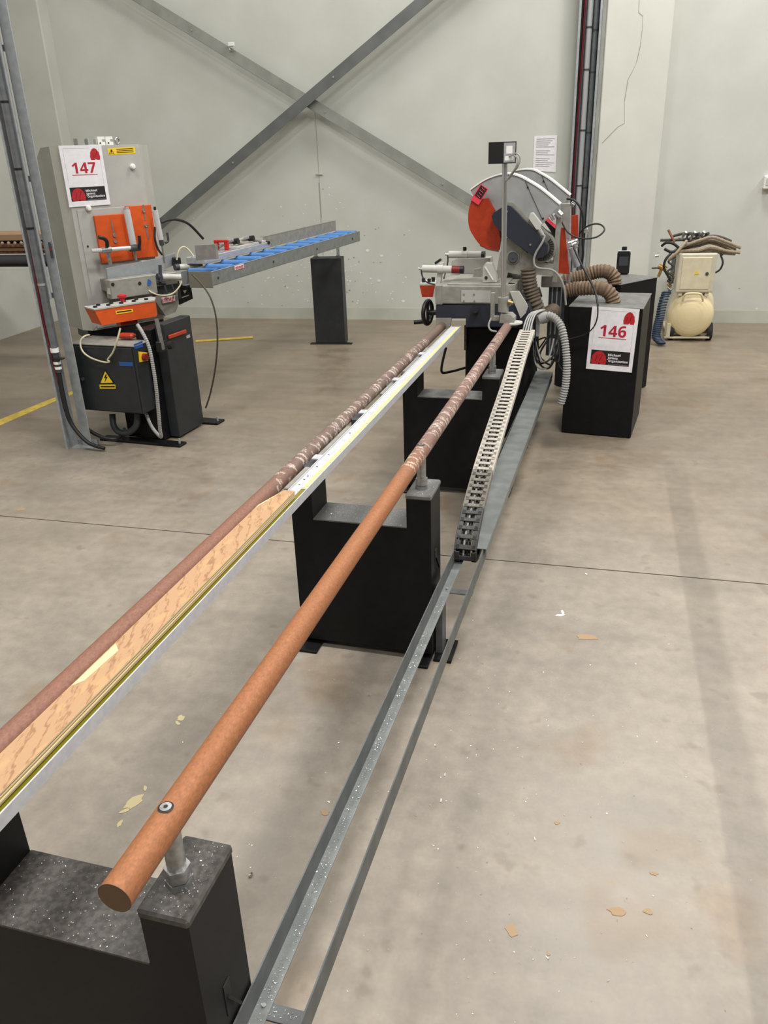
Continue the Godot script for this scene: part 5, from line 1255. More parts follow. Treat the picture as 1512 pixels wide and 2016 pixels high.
# ---------------------------------------------------------------- roller conveyor
func build_conveyor() -> void:
	var Y := 0.96
	var n: Vector3 = Vector3(-2.6868, 0.96, -4.5384)
	var f: Vector3 = Vector3(-2.6867, 0.96, -7.1928)
	var u := (n.x + f.x) * 0.5
	var z0 := n.z + 0.02
	var z1 := f.z
	var wd := 0.215
	var o := thing("roller_conveyor", "grey roller conveyor with bright blue rollers leading from the copy router to the wall", "conveyor", KF * Vector3(u - wd / 2, 0.9, (z0 + z1) / 2))
	var fr := g(KF)
	fr.blk(Vector3(u, Y - 0.085, z0), Vector3(u - 0.003, Y, z1)).blk(Vector3(u, Y - 0.085, z0), Vector3(u - 0.03, Y - 0.082, z1)).blk(Vector3(u + 0.001, Y - 0.003, z0), Vector3(u - 0.012, Y, z1))
	put("side_rail", fr, M.cover, o)
	var fr2 := g(KF)
	fr2.blk(Vector3(u - wd, Y - 0.085, z0), Vector3(u - wd + 0.003, Y, z1)).blk(Vector3(u - wd, Y - 0.085, z0), Vector3(u - wd + 0.03, Y - 0.082, z1))
	put("side_rail", fr2, M.cover, o)
	put("edge_strip", g(KF).blk(Vector3(u + 0.002, Y - 0.001, z0), Vector3(u - 0.004, Y + 0.002, z1)), M.alu, o)
	var cnt := 13
	for k in cnt:
		var z := lerpf(z0 - 0.1, z1 + 0.06, k / (cnt - 1.0))
		var r := put("roller", g(KF).cyl(Vector3(u - 0.012, Y - 0.016, z), Vector3(u - wd + 0.006, Y - 0.016, z), 0.026, 18), M.roller, o)
		if k == 0: put("axle", g(KF).cyl(Vector3(u + 0.004, Y - 0.016, z), Vector3(u - wd - 0.004, Y - 0.016, z), 0.005, 8), M.steel, r)
	# fence: deep extrusion near the machine, angle rail beyond
	var zb := lerpf(z0, z1, 0.46)
	var ze := lerpf(z0, zb, 0.22)
	put("fence_extrusion", g(KF).blk(Vector3(u - wd + 0.02, Y + 0.012, ze), Vector3(u - wd - 0.12, Y + 0.055, zb), 0.003), M.alu, o)
	for k in 3: put("fence_groove", g(KF).blk(Vector3(u - wd - 0.005 - 0.035 * k, Y + 0.0545, ze), Vector3(u - wd - 0.012 - 0.035 * k, Y + 0.0555, zb)), M.charcoal, o)
	put("fence_rail", g(KF).blk(Vector3(u - wd - 0.0, Y + 0.01, zb + 0.05), Vector3(u - wd - 0.006, Y + 0.095, z1 + 0.04)).blk(Vector3(u - wd, Y + 0.092, zb + 0.05), Vector3(u - wd - 0.03, Y + 0.096, z1 + 0.04)), M.cast, o)
	put("fence_knob", g(KF).cyl(Vector3(u - wd, Y + 0.05, zb + 0.02), Vector3(u - wd + 0.03, Y + 0.05, zb + 0.02), 0.013, 10), M.plastic, o)
	put("end_plate", g(KF).blk(Vector3(u + 0.01, Y - 0.095, z0 + 0.012), Vector3(u - 0.155, Y + 0.004, z0 + 0.004), 0.002), M.olive, o)
	put("end_plate", g(KF).plate([Vector3(-2.7667, 1.1212, -4.5), Vector3(-2.6244, 1.1272, -4.5), Vector3(-2.6255, 1.0411, -4.5), Vector3(-2.7693, 1.0311, -4.5)], Vector3(0, 0, -0.03)), M.zinc, o)
	put("badge", g(KF).plate([Vector3(-2.687, 0.9573, -4.8212), Vector3(-2.687, 0.9573, -4.9482), Vector3(-2.687, 0.931, -4.9495), Vector3(-2.687, 0.9315, -4.8223)].map(func(q): return Vector3(u + 0.001, q.y, q.z)), Vector3(0.002, 0, 0)), M.paper, o)
	var bq: Vector3 = Vector3(-2.687, 0.9443, -4.8846)
	text("lettering", "emmegi", KF * Vector3(u + 0.0035, bq.y, bq.z), KF.basis * Vector3(0, 0, -1), Vector3.UP, 0.022, M.red, o, true, absf(Vector3(-2.687, 0.9573, -4.9482).z - Vector3(-2.687, 0.9573, -4.8212).z) * 0.86)
	for k in 4: put("bolt", g(KF).cyl(Vector3(u, Y - 0.045, lerpf(z0 - 0.08, z1 + 0.2, k / 3.0)), Vector3(u + 0.006, Y - 0.045, lerpf(z0 - 0.08, z1 + 0.2, k / 3.0)), 0.008, 8), M.charcoal, o)
	# stand
	var a: Vector3 = Vector3(-2.2809, 0, -7.0812)
	var b: Vector3 = Vector3(-2.0026, 0, -7.101)
	var ex := (b - a).normalized()
	var ez := Vector3(-ex.z, 0, ex.x)
	if ez.z < 0.0: ez = -ez
	var w := a.distance_to(b)
	var F := Transform3D(Basis(ex, Vector3.UP, ez), a)
	var st := thing("conveyor_stand", "plain dark grey box column standing under the far end of the roller conveyor", "stand", a + ex * w / 2 - ez * 0.06)
	put("column", g(F).blk(Vector3(0, 0.006, 0), Vector3(w, 0.768, -0.14), 0.004), M.anthracite, st)
	put("foot_plate", g(F).blk(Vector3(-0.055, 0, 0.004), Vector3(w + 0.06, 0.008, -0.05), 0.002), M.black, st)
	for q in [[0.04, 0.875], [w - 0.035, 0.875]]:
		put("stud", g(F).cyl(Vector3(q[0], 0.768, -0.06), Vector3(q[0], q[1], -0.06), 0.014, 12), M.alu, st)
		put("nut", g(F).cyl(Vector3(q[0], 0.768, -0.06), Vector3(q[0], 0.782, -0.06), 0.02, 6), M.steel, st)
	# things left on the fence
	var tp := Y + 0.0555
	var rz: float = Vector3(-2.95, 1.0652, -5.2871).z
	var zk := func(x: float) -> float: return lerpf(z0, zb, x)
	var red := thing("red_clamp", "small red handle shaped clamp lying on the conveyor fence", "clamp", KF * Vector3(u - wd - 0.08, tp, zk.call(0.55)))
	var rc := Vector3(u - wd - 0.08, tp, zk.call(0.55))
	put("grip", g(KF).blk(rc + Vector3(-0.055, 0.05, -0.02), rc + Vector3(0.055, 0.068, 0.005), 0.004), M.red, red)
	for s in [-0.04, 0.04]: put("leg", g(KF).blk(rc + Vector3(s - 0.015, 0.0, -0.02), rc + Vector3(s + 0.015, 0.052, 0.005), 0.004), M.red, red)
	var lev: Array = [["grey cast lever with black knobs lying behind the red clamp", 0.64, -0.03], ["grey cast lever arm hooked over the conveyor fence beyond the red clamp", 0.80, -0.01]]
	for q in lev:
		var c := Vector3(u - wd + q[2] - 0.03, tp, zk.call(q[1]))
		var lv := thing("cast_lever", q[0], "lever", KF * c)
		put("arm", g(KF).tube(smooth([c + Vector3(-0.05, 0.02, 0.10), c + Vector3(-0.02, 0.045, 0.03), c + Vector3(0.02, 0.04, -0.04), c + Vector3(0.05, 0.012, -0.12)]), 0.016, 8), M.cast, lv)
		put("knob", g(KF).cyl(c + Vector3(0.02, 0.045, 0.0), c + Vector3(0.06, 0.05, 0.0), 0.02, 12), M.plastic, lv)
		put("pin", g(KF).cyl(c + Vector3(-0.05, 0.04, 0.02), c + Vector3(0.03, 0.06, 0.02), 0.012, 10), M.alu, lv)
	single("profile_offcut", g(KF).blk(Vector3(u - wd + 0.01, tp, zk.call(0.60)), Vector3(u - wd - 0.075, tp + 0.016, zk.call(0.97)), 0.002), M.lightgrey, KF * Vector3(u - wd - 0.04, tp, zk.call(0.7)), "white window profile offcut lying along the conveyor fence", "profile")
	# yellow strip on the floor behind
	single("yellow_strip", g().bar(Vector3(-3.4977, 0.006, -7.1008), Vector3(-2.9936, 0.006, -7.3177), 0.06, 0.01, 0.002), M.yellow_line, Vector3(-3.267, 0, -7.2353), "yellow strip lying on the floor between router and conveyor stand", "strip")


# ---------------------------------------------------------------- compressor
func build_compressor() -> void:
	var c := Vector3(1.02, 0.225, -7.42)
	var o := thing("air_compressor", "cream air compressor on wheels with a round tank end, by the right wall", "compressor", Vector3(c.x, 0, c.z - 0.35))
	var pr := []
	for i in 9: pr.append(Vector2(0.19 * cos(PI / 2 * (8 - i) / 8.0), 0.07 * (1.0 - sin(PI / 2 * (8 - i) / 8.0))))
	pr.append(Vector2(0.19, 0.62))
	for i in 9: pr.append(Vector2(0.19 * cos(PI / 2 * i / 8.0), 0.62 + 0.07 * sin(PI / 2 * i / 8.0)))
	put("tank", g().lathe(pr, c + Vector3(0, 0, 0.02), Vector3(0.14, 0, -1), 40), M.tank, o, "cream round tank end")
	put("tank_handle", g().tube(smooth([Vector3(0.942, 0.3562, -7.38), Vector3(0.947, 0.4022, -7.36), Vector3(0.9719, 0.425, -7.35), Vector3(1.0617, 0.4252, -7.35), Vector3(1.0902, 0.4026, -7.36), Vector3(1.1066, 0.3569, -7.38)]), 0.009, 8), M.tank, o)
	put("frame", g().bar(Vector3(0.8343, 0.0285, -7.46), Vector3(1.2072, 0.0336, -7.46), 0.03, 0.014).blk(Vector3(0.845, 0.03, -7.44), Vector3(0.875, 0.15, -7.6)), M.cream, o)
	put("frame_plate", g().blk(Vector3(0.86, 0.045, -7.5), Vector3(1.2, 0.06, -8.05)), M.cream, o)
	for x in [1.19, 0.87]:
		var wl := put("wheel", g().cyl(Vector3(x, 0.075, -7.52), Vector3(x + 0.04, 0.075, -7.52), 0.075, 22), M.rubber, o)
		put("hub", g().cyl(Vector3(x - 0.002, 0.075, -7.52), Vector3(x + 0.043, 0.075, -7.52), 0.042, 16), M.hose_tan, wl)
	# control box, seen slightly from the left
	var bz := -7.42
	var b0: Vector3 = Vector3(0.8766, 0.4222, -7.42)
	var b1: Vector3 = Vector3(1.1824, 0.4143, -7.42)
	var b2: Vector3 = Vector3(1.1764, 0.7424, -7.42)
	var b3: Vector3 = Vector3(0.8852, 0.7489, -7.42)
	var bx := put("control_box", g().blk(b0, Vector3(b1.x, b2.y, -7.62), 0.008), M.cream_box, o, "cream control box with door")
	var mid := (b0 + Vector3(b1.x, b2.y, -7.42)) * 0.5
	put("door", g().box(mid + Vector3(-0.003, -0.002, 0.001), Vector3(0.235, 0.262, 0.012), 0.003), M.cream, bx)
	put("warning_triangle", g().plate([Vector3(1.0304, 0.6127, -7.412), Vector3(1.0512, 0.5752, -7.412), Vector3(1.0145, 0.5753, -7.412)], Vector3(0, 0, 0.002)), M.yellow, bx)
	put("lock", g().cyl(Vector3(1.1157, 0.5792, -7.412), Vector3(1.1146, 0.5801, -7.405), 0.014, 12), M.charcoal, bx)
	put("box_foot", g().blk(b0 + Vector3(0.03, -0.03, -0.02), b0 + Vector3(0.06, 0.0, -0.1)).blk(Vector3(b1.x - 0.06, b1.y - 0.03, -7.44), Vector3(b1.x - 0.03, b1.y + 0.004, -7.52)), M.cream, bx)
	put("pump", g().blk(Vector3(0.88, 0.43, -7.66), Vector3(1.16, 0.70, -8.0), 0.03), M.charcoal, o)
	put("valve", g().cyl(Vector3(0.719, 0.6384, -7.45), Vector3(0.7882, 0.6128, -7.45), 0.022, 10).cyl(Vector3(0.7466, 0.613, -7.45), Vector3(0.7282, 0.5497, -7.45), 0.013, 10), M.brass, o)
	put("valve_lever", g().bar(Vector3(0.6657, 0.6231, -7.44), Vector3(0.7277, 0.627, -7.44), 0.025, 0.012, 0.003), M.plastic, o)
	put("fitting", g().cyl(Vector3(0.6856, 0.7222, -7.45), Vector3(0.7141, 0.7261, -7.45), 0.012, 10), M.chrome, o)
	for k in 5: put("gauge_fitting", g().cyl(Vector3(0.8043, 0.5481, -7.46) + Vector3(0.005 * k, -0.03 * k, 0), Vector3(0.839, 0.5353, -7.46) + Vector3(0.008 * (k % 2), -0.032 * k, 0.02), 0.013, 10), [M.chrome, M.charcoal, M.brass, M.steel, M.charcoal][k], o)
	put("dark_lead", g().tube(smooth([Vector3(1.2139, 0.7289, -7.5), Vector3(1.2395, 0.6651, -7.48), Vector3(1.227, 0.6071, -7.48), Vector3(1.1901, 0.578, -7.48)]), 0.008, 8), M.cable, o)
	put("dark_lead", g().tube(smooth([Vector3(0.815, 0.746, -7.45), Vector3(0.7698, 0.6907, -7.43), Vector3(0.7695, 0.6156, -7.43), Vector3(0.8283, 0.5312, -7.43)]), 0.011, 8), M.cable, o)
	put("dark_lead", g().tube(smooth([Vector3(0.8511, 0.7168, -7.45), Vector3(0.7958, 0.6781, -7.43), Vector3(0.8416, 0.6362, -7.43), Vector3(0.7966, 0.5945, -7.43), Vector3(0.8508, 0.5522, -7.43), Vector3(0.8245, 0.4888, -7.43)]), 0.009, 8), M.hose_dark, o)
	# coiled blue grey hose down the left side
	var coil := []
	var cpts := smooth([Vector3(0.801, 0.4326, -7.38), Vector3(0.7758, 0.3306, -7.35), Vector3(0.763, 0.228, -7.32), Vector3(0.749, 0.1447, -7.3), Vector3(0.7471, 0.0655, -7.28), Vector3(0.7902, 0.0219, -7.24)], 10)
	for i in cpts.size() * 5:
		var q: Vector3 = cpts[mini(i / 5, cpts.size() - 1)].lerp(cpts[mini(i / 5 + 1, cpts.size() - 1)], (i % 5) / 5.0)
		var an := i * 0.62
		coil.append(q + Vector3(cos(an) * 0.032, 0.0, sin(an) * 0.032) + Vector3(0, 0.01 * sin(an), 0))
	single("coiled_hose", g().tube(coil, 0.0085, 6), M.blue_hose, Vector3(0.7719, 0.1668, -7.3), "dark blue spiral air hose hanging down the left side of the compressor", "hose")
	# pile of hoses on top
	var names := ["topmost tan hose arching over the pile on the compressor", "tan hose second from the top of the compressor pile", "tan hose in the middle of the compressor pile", "tan hose low in the pile, ending at the right", "lowest tan hose of the pile, just above the control box"]
	for k in 5:
		var dy := -0.026 * k
		var dz := -0.035 * (k % 3)
		var pts := [Vector3(0.8508, 0.765, -7.5) + Vector3(0.0, dy * 0.3, dz), Vector3(0.9339, 0.8076, -7.48) + Vector3(0, dy * 0.6, dz), Vector3(1.0338, 0.8443, -7.47) + Vector3(0, dy, dz), Vector3(1.1274, 0.8675, -7.47) + Vector3(0, dy, dz), Vector3(1.2458, 0.8287, -7.48) + Vector3(0.0, dy * 0.9, dz), Vector3(1.3678, 0.7766, -7.5) + Vector3(-0.03 * (k % 3), dy * 0.5, dz)]
		single("air_hose", g().tube(smooth(pts), 0.0135, 10), M.hose_tan, pts[2], names[k], "hose", "hoses piled on the compressor")
	var dk := ["black hose looped at the left of the compressor pile", "dark hose coiled on the back of the compressor pile", "dark lead lying flat across the top of the compressor pile", "black hose lying under the tan hoses on the compressor"]
	var dp := [
		[Vector3(0.7356, 0.7992, -7.5), Vector3(0.7672, 0.8268, -7.47), Vector3(0.8255, 0.8179, -7.47), Vector3(0.8711, 0.7763, -7.47), Vector3(0.8163, 0.752, -7.47), Vector3(0.7559, 0.7774, -7.47)],
		[Vector3(0.8288, 0.8669, -7.6), Vector3(0.907, 0.8884, -7.58), Vector3(1.0021, 0.8831, -7.58), Vector3(1.0629, 0.8536, -7.58), Vector3(0.9756, 0.8298, -7.58), Vector3(0.8704, 0.8476, -7.58)],
		[Vector3(0.7233, 0.8398, -7.55), Vector3(0.8862, 0.8441, -7.53), Vector3(1.0138, 0.86, -7.52), Vector3(1.1661, 0.8703, -7.52), Vector3(1.2921, 0.8282, -7.52)],
		[Vector3(0.8585, 0.7499, -7.56), Vector3(1.0134, 0.758, -7.55), Vector3(1.1653, 0.7525, -7.55), Vector3(1.2469, 0.7187, -7.55)]]
	for k in 4:
		single("air_hose", g().tube(smooth(dp[k]), 0.0115, 8), M.hose_dark if k != 0 else M.cable, dp[k][1], dk[k], "hose", "hoses piled on the compressor")
	single("tan_lead", g().tube(smooth([Vector3(0.7934, 0.6918, -7.42), Vector3(0.8431, 0.7433, -7.4), Vector3(0.8878, 0.798, -7.42), Vector3(0.9277, 0.8424, -7.46)]), 0.013, 8), M.hose_tan, Vector3(0.8454, 0.741, -7.42), "tan hose hanging off the left front corner of the compressor pile", "hose")
	single("brown_cable", g().tube(smooth([Vector3(0.7809, 0.9216, -7.55), Vector3(0.8078, 0.8748, -7.52), Vector3(0.8357, 0.8271, -7.5)]), 0.010, 8), M.old_wood, Vector3(0.8056, 0.8767, -7.5), "short brown cable end sticking up from the compressor pile", "cable")
	for k in 6: single("air_gun", g().cyl(Vector3(0.8993, 0.8796, -7.5) + Vector3(0.036 * k, 0.008 * (k % 2), 0), Vector3(0.9154, 0.8976, -7.48) + Vector3(0.036 * k, 0.014 * ((k + 1) % 2), 0.01), 0.012, 10).cyl(Vector3(0.8993, 0.8796, -7.5) + Vector3(0.036 * k, 0.008 * (k % 2), 0), Vector3(0.8908, 0.847, -7.5) + Vector3(0.036 * k, 0, 0), 0.009, 8), M.steel if k % 2 == 0 else M.charcoal, Vector3(0.9003, 0.8714, -7.5) + Vector3(0.036 * k, 0, 0), "small metal hose coupling lying on the compressor hose pile", "coupling", "metal couplings on the compressor pile")


# ---------------------------------------------------------------- posts with conduits
func build_posts() -> void:
	# left post: two galvanised angles with the conduit between them
	var o := thing("steel_post", "tall galvanised steel post at the left edge carrying a grey conduit", "post", Vector3(-2.93, 0, -4.13))
	var a := Vector3(-2.975, 0, -4.10)
	put("angle", g().plate([a, a + Vector3(0.004, 0, 0), a + Vector3(0.004, 0, -0.075), a + Vector3(0.036, 0, -0.075), a + Vector3(0.036, 0, -0.079), a + Vector3(0, 0, -0.079)], Vector3(0, 4.2, 0)), M.galv, o)
	put("lip", g().blk(a + Vector3(0, 0, 0.001), a + Vector3(0.012, 4.2, -0.003)), M.galv, o)
	var b := Vector3(-2.893, 0, -4.165)
	put("angle", g().plate([b + Vector3(-0.006, 0, 0.0), b + Vector3(0.062, 0, 0.012), b + Vector3(0.064, 0, 0.008), b + Vector3(0.0, 0, -0.005), b + Vector3(-0.01, 0, -0.07), b + Vector3(-0.014, 0, -0.07)], Vector3(0, 4.2, 0)), M.galv, o)
	put("base_angle", g().blk(Vector3(-2.95, 0, -4.185), Vector3(-2.81, 0.035, -4.20)).blk(Vector3(-2.95, 0, -4.12), Vector3(-2.81, 0.005, -4.20)), M.galv, o)
	for k in 5: put("tie_plate", g().blk(Vector3(-2.95, 0.9 + 0.62 * k, -4.178), Vector3(-2.9, 0.93 + 0.62 * k, -4.182)), M.galv, o)
	var p := Vector3(-2.925, 0, -4.112)
	var c := thing("conduit", "grey electrical conduit strapped inside the left steel post", "conduit", p + Vector3(0, 0.6, 0))
	put("pipe", g().cyl(p + Vector3(0, 0.62, 0), p + Vector3(0, 4.2, 0), 0.0195, 18), M.pipe, c)
	put("thin_pipe", g().cyl(p + Vector3(0.028, 0.9, -0.02), p + Vector3(0.028, 4.2, -0.02), 0.008, 12), M.galv, c)
	for y in [0.98, 1.28, 1.58, 1.90, 2.25]: put("strap", g().cyl(p + Vector3(0, y, 0), p + Vector3(0, y + 0.012, 0), 0.021, 18), M.plastic if y != 0.98 else M.conduit_grey, c)
	for q in [[0.60, 0.625, 0.024], [0.50, 0.515, 0.02], [0.53, 0.545, 0.022]]: put("gland_ring", g().cyl(p + Vector3(0, q[0], 0), p + Vector3(0, q[1], 0), q[2], 16), M.white, c)
	put("gland_body", g().cyl(p + Vector3(0, 0.48, 0), p + Vector3(0, 0.60, 0), 0.018, 16), M.charcoal, c)
	put("cable_tie", g().box(p + Vector3(0.012, 0.565, 0.01), Vector3(0.085, 0.008, 0.03), 0.002), M.plastic, c)
	put("lead", g().tube(smooth([p + Vector3(0, 0.49, 0), p + Vector3(0.0, 0.35, 0.005), p + Vector3(0.012, 0.2, 0.01), p + Vector3(0.05, 0.12, 0.015), p + Vector3(0.12, 0.05, 0.02), p + Vector3(0.22, 0.02, 0.02)]), 0.012, 8), M.cable, c)
	put("lead", g().tube(smooth([p + Vector3(-0.008, 0.49, 0), p + Vector3(-0.012, 0.35, 0.005), p + Vector3(-0.005, 0.2, 0.0), p + Vector3(0.02, 0.12, -0.01)]), 0.008, 8), M.cable, c)
	single("red_cable", g().tube(smooth([p + Vector3(-0.026, 4.2, -0.01), p + Vector3(-0.026, 1.4, -0.01), p + Vector3(-0.028, 1.0, 0.0), p + Vector3(-0.036, 0.78, 0.0), p + Vector3(-0.026, 0.62, 0.004), p + Vector3(-0.022, 0.5, 0.004), p + Vector3(-0.012, 0.3, 0.0)]), 0.0055, 6), M.cable_red, p + Vector3(-0.03, 0.6, 0), "dark red cable running down beside the conduit on the left post", "cable")
	var tg := thing("post_label", "small dark printed label plate on the edge of the left steel post", "label", Vector3(-2.86, 1.05, -4.15))
	put("plate", g().plate([Vector3(-2.8548, 1.2083, -4.15), Vector3(-2.8421, 1.2082, -4.15), Vector3(-2.8389, 1.124, -4.15), Vector3(-2.8556, 1.1214, -4.15)], Vector3(0, 0, 0.003)), M.charcoal, tg)
	put("red_mark", g().plate([Vector3(-2.8531, 1.1763, -4.146), Vector3(-2.8404, 1.1762, -4.146), Vector3(-2.8403, 1.1626, -4.146), Vector3(-2.8531, 1.1627, -4.146)], Vector3(0, 0, 0.002)), M.dark_red, tg)
	# right post: channel on the back wall beside the pilaster
	var r := thing("steel_post", "galvanised steel channel on the back wall beside the pilaster, holding two conduits", "post", Vector3(0.06, 0, -8.2))
	var ch := [Vector3(-0.075, 0, -8.11), Vector3(-0.055, 0, -8.11), Vector3(-0.055, 0, -8.275), Vector3(0.10, 0, -8.275), Vector3(0.10, 0, -8.11), Vector3(0.12, 0, -8.11), Vector3(0.12, 0, -8.285), Vector3(-0.075, 0, -8.285)]
	put("channel", g().plate(ch, Vector3(0, 4.6, 0)), M.galv, r)
	put("side_plate", g().blk(Vector3(0.122, 0, -8.12), Vector3(0.153, 4.6, -8.27)), M.brace, r)
	var cn := thing("conduit", "pair of shiny steel conduits clipped inside the right wall post", "conduit", Vector3(0.03, 0.4, -8.18))
	put("pipe", g().cyl(Vector3(0.018, 0.35, -8.17), Vector3(0.018, 4.6, -8.17), 0.024, 18), M.bright_pipe, cn)
	put("pipe", g().cyl(Vector3(0.07, 0.35, -8.2), Vector3(0.07, 4.6, -8.2), 0.026, 18), M.pipe, cn)
	for y in [1.26, 1.72, 2.2, 2.52]:
		put("strap", g().cyl(Vector3(0.018, y, -8.17), Vector3(0.018, y + 0.014, -8.17), 0.027, 18).cyl(Vector3(0.07, y - 0.02, -8.2), Vector3(0.07, y - 0.006, -8.2), 0.029, 18), M.charcoal, cn)
	single("red_cable", g().tube([Vector3(-0.028, 4.6, -8.2), Vector3(-0.028, 2.4, -8.2), Vector3(-0.036, 1.6, -8.21), Vector3(-0.034, 0.4, -8.21)], 0.008, 8), M.cable_red, Vector3(-0.03, 1.0, -8.2), "dark red cable running down inside the right wall post", "cable")
	single("black_cable", g().tube([Vector3(-0.044, 4.6, -8.22), Vector3(-0.045, 0.4, -8.22)], 0.01, 8), M.cable, Vector3(-0.045, 1.0, -8.22), "black cable running straight down inside the right wall post", "cable")


# ---------------------------------------------------------------- small things
func build_small() -> void:
	# notice on the wall
	var nt := thing("notice_sheet", "white printed notice of many grey lines stuck on the back wall", "notice", Vector3(-0.4171, 1.3986, -8.285))
	var n0: Vector3 = Vector3(-0.4161, 1.6975, -8.287)
	var n1: Vector3 = Vector3(-0.2088, 1.6985, -8.287)
	var n2: Vector3 = Vector3(-0.2055, 1.3839, -8.287)
	var n3: Vector3 = Vector3(-0.4174, 1.4029, -8.287)
	put("paper", g().plate([n0, n1, n2, n3], Vector3(0, 0, 0.002)), M.paper, nt)
	var ln := g()
	for k in 15:
		var t := 0.09 + 0.055 * k
		if k == 5 or k == 9: continue
		ln.bar(n0.lerp(n3, t).lerp(n1.lerp(n2, t), 0.1) + Vector3(0, 0, 0.0025), n0.lerp(n3, t).lerp(n1.lerp(n2, t), 0.9 - 0.09 * (k % 4)) + Vector3(0, 0, 0.0025), 0.0055, 0.0006, 0, Vector3(0, 0, 1))
	put("printed_line", ln, M.pale_ink, nt)
	# clip on the brace, switch on the right wall
	var cp := thing("pipe_clip", "small bright metal clip on the upper left brace", "clip", Vector3(-3.2703, 2.5632, -8.17))
	put("clip", g().blk(Vector3(-3.2867, 2.5975, -8.17), Vector3(-3.2319, 2.5666, -8.14), 0.002), M.white, cp)
	put("ring", torus(WORLD, Vector3(-3.2677, 2.5496, -8.16), Vector3(0, 0, 1), 0.018, 0.005), M.chrome, cp)
	var sw := thing("wall_switch", "white switch box on the back wall at the right edge of the picture", "switch", Vector3(1.6531, 1.245, -8.28))
	put("case", g().blk(Vector3(1.6197, 1.3084, -8.288), Vector3(1.7077, 1.1957, -8.22), 0.008), M.white, sw)
	put("rocker", g().blk(Vector3(1.631, 1.2894, -8.222), Vector3(1.6809, 1.2259, -8.214), 0.003), M.lightgrey, sw)
	# rack at the far left: boards on a roller
	var rk := thing("plank_rack", "low rack at the left wall with weathered boards over a dark steel roller", "rack", Vector3(-4.5, 0, -6.0))
	var z := -6.0
	for k in 4:
		var y: float = [1.04, 0.985, 0.955, 0.93][k]
		put("board", g().blk(Vector3(-5.55, y, z - 0.1 - 0.02 * k), Vector3(-4.02 + 0.02 * k, y + [0.05, 0.03, 0.025, 0.022][k], z - 0.45), 0.003), [M.ply_glue, M.old_wood, M.ply_glue, M.old_wood][k], rk)
	for k in 9: put("bead", g().ball(Vector3(-4.62 + 0.06 * k, 1.022, z - 0.09), 0.014, 6), M.hose_tan, rk)
	put("roller", g().cyl(Vector3(-5.5, 0.885, z - 0.14), Vector3(-4.0, 0.885, z - 0.14), 0.04, 16), M.charcoal, rk)
	put("frame", g().blk(Vector3(-5.55, 0.83, z - 0.12), Vector3(-4.02, 0.85, z - 0.45)).blk(Vector3(-5.5, 0, z - 0.3), Vector3(-5.45, 0.84, z - 0.36)).blk(Vector3(-4.12, 0, z - 0.36), Vector3(-4.07, 0.84, z - 0.42)), M.black, rk)
	# litter on the floor
	var nut := thing("steel_plug", "small bright steel plug lying on the floor right of the front support", "plug", Vector3(-0.6783, 0, -1.3033))
	put("pin", g().cyl(Vector3(-0.6778, 0.004, -1.2998), Vector3(-0.6752, 0.008, -1.3044), 0.004, 8), M.chrome, nut)
	put("head", g().ball(Vector3(-0.6779, 0.004, -1.2967), 0.0045, 6), M.chrome, nut)
	var gl := g()
	for q in [[Vector3(-1.086, 0, -1.4688), 0.017, 0.035, -0.5], [Vector3(-1.0935, 0, -1.4354), 0.006, 0.02, -0.8], [Vector3(-1.079, 0, -1.5247), 0.006, 0.012, 0.4], [Vector3(-1.0826, 0, -1.3918), 0.007, 0.014, 0.2], [Vector3(-1.1163, 0, -1.8268), 0.014, 0.016, 0.2], [Vector3(-1.1147, 0, -1.8022), 0.006, 0.012, 0.9]]:
		blob(gl, q[0], q[1], q[2], q[3])
	var gs := single("glue_splash", gl, M.glue, Vector3(-1.1047, 0, -1.5854), "dried yellowish glue splashes on the floor between the rails", "splash")
	gs.set_meta("kind", "stuff")
	var wp := g()
	for q in [[Vector3(0.0342, 0, -2.6422), 0.02, 0.007, 0.3], [Vector3(0.0432, 0, -2.662), 0.006, 0.016, 0.2]]: blob(wp, q[0], q[1], q[2], q[3])
	single("paper_scrap", wp, M.white, Vector3(0.0342, 0, -2.6422), "white paper scrap on the open floor right of the cable tray", "scrap")
	var st := g()
	for q in [[Vector3(0.1887, 0, -1.3657), 0.022, 0.014, 0.1], [Vector3(0.2563, 0, -1.3789), 0.012, 0.009, 0.0], [Vector3(0.2796, 0, -1.4911), 0.01, 0.006, 0.0], [Vector3(0.0484, 0, -1.6096), 0.008, 0.008, 0.2], [Vector3(0.1347, 0, -2.5059), 0.045, 0.018, 0.1], [Vector3(-0.0437, 0, -1.2708), 0.014, 0.02, 0.2], [Vector3(-0.5563, 0, -1.5311), 0.014, 0.01, 0.0], [Vector3(-2.6782, 0, -3.2237), 0.03, 0.02, 0.0], [Vector3(0.0394, 0, -1.2288), 0.004, 0.006, 0.4]]: blob(st, q[0], q[1], q[2], q[3])
	var ss := single("floor_stain", st, M.stain, Vector3(0.1887, 0, -1.3657), "brown stains on the concrete floor right of the cable tray", "stain")
	ss.set_meta("kind", "stuff")
	# metal swarf scattered over the concrete
	var sf := g()
	for k in 900:
		var q := Vector3(rng.randfn(-0.15, 0.35), 0.001, rng.randfn(-1.7, 0.6))
		if k % 3 == 0: q = Vector3(rng.randf_range(-3.4, 1.2), 0.001, rng.randf_range(-5.5, -0.6))
		flake(sf, q, rng.randf_range(0.0006, 0.0022) * (1.0 + 1.2 * float(k % 17 == 0)))
	var so := single("metal_swarf", sf, M.shaving, Vector3(-0.2, 0, -1.7), "bright metal swarf sprinkled over the concrete floor around the tray", "swarf")
	so.set_meta("kind", "stuff")


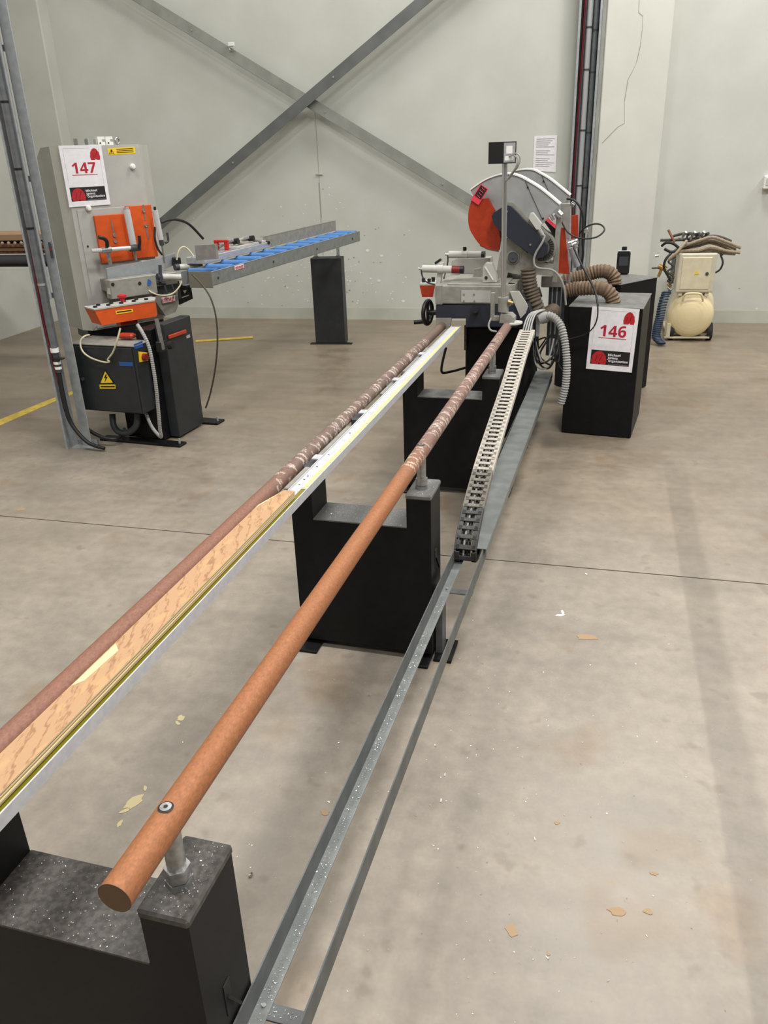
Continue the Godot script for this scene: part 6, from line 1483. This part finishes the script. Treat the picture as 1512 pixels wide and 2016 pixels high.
func blob(o: Geo, c: Vector3, rx: float, rz: float, turn: float) -> void:
	var p := []
	for i in 11:
		var a := TAU * i / 11.0
		var k := rng.randf_range(0.6, 1.15)
		p.append(c + Vector3(cos(a) * rx * k, 0.0, sin(a) * rz * k).rotated(Vector3.UP, turn))
	o.plate(p, Vector3(0, 0.0012, 0))
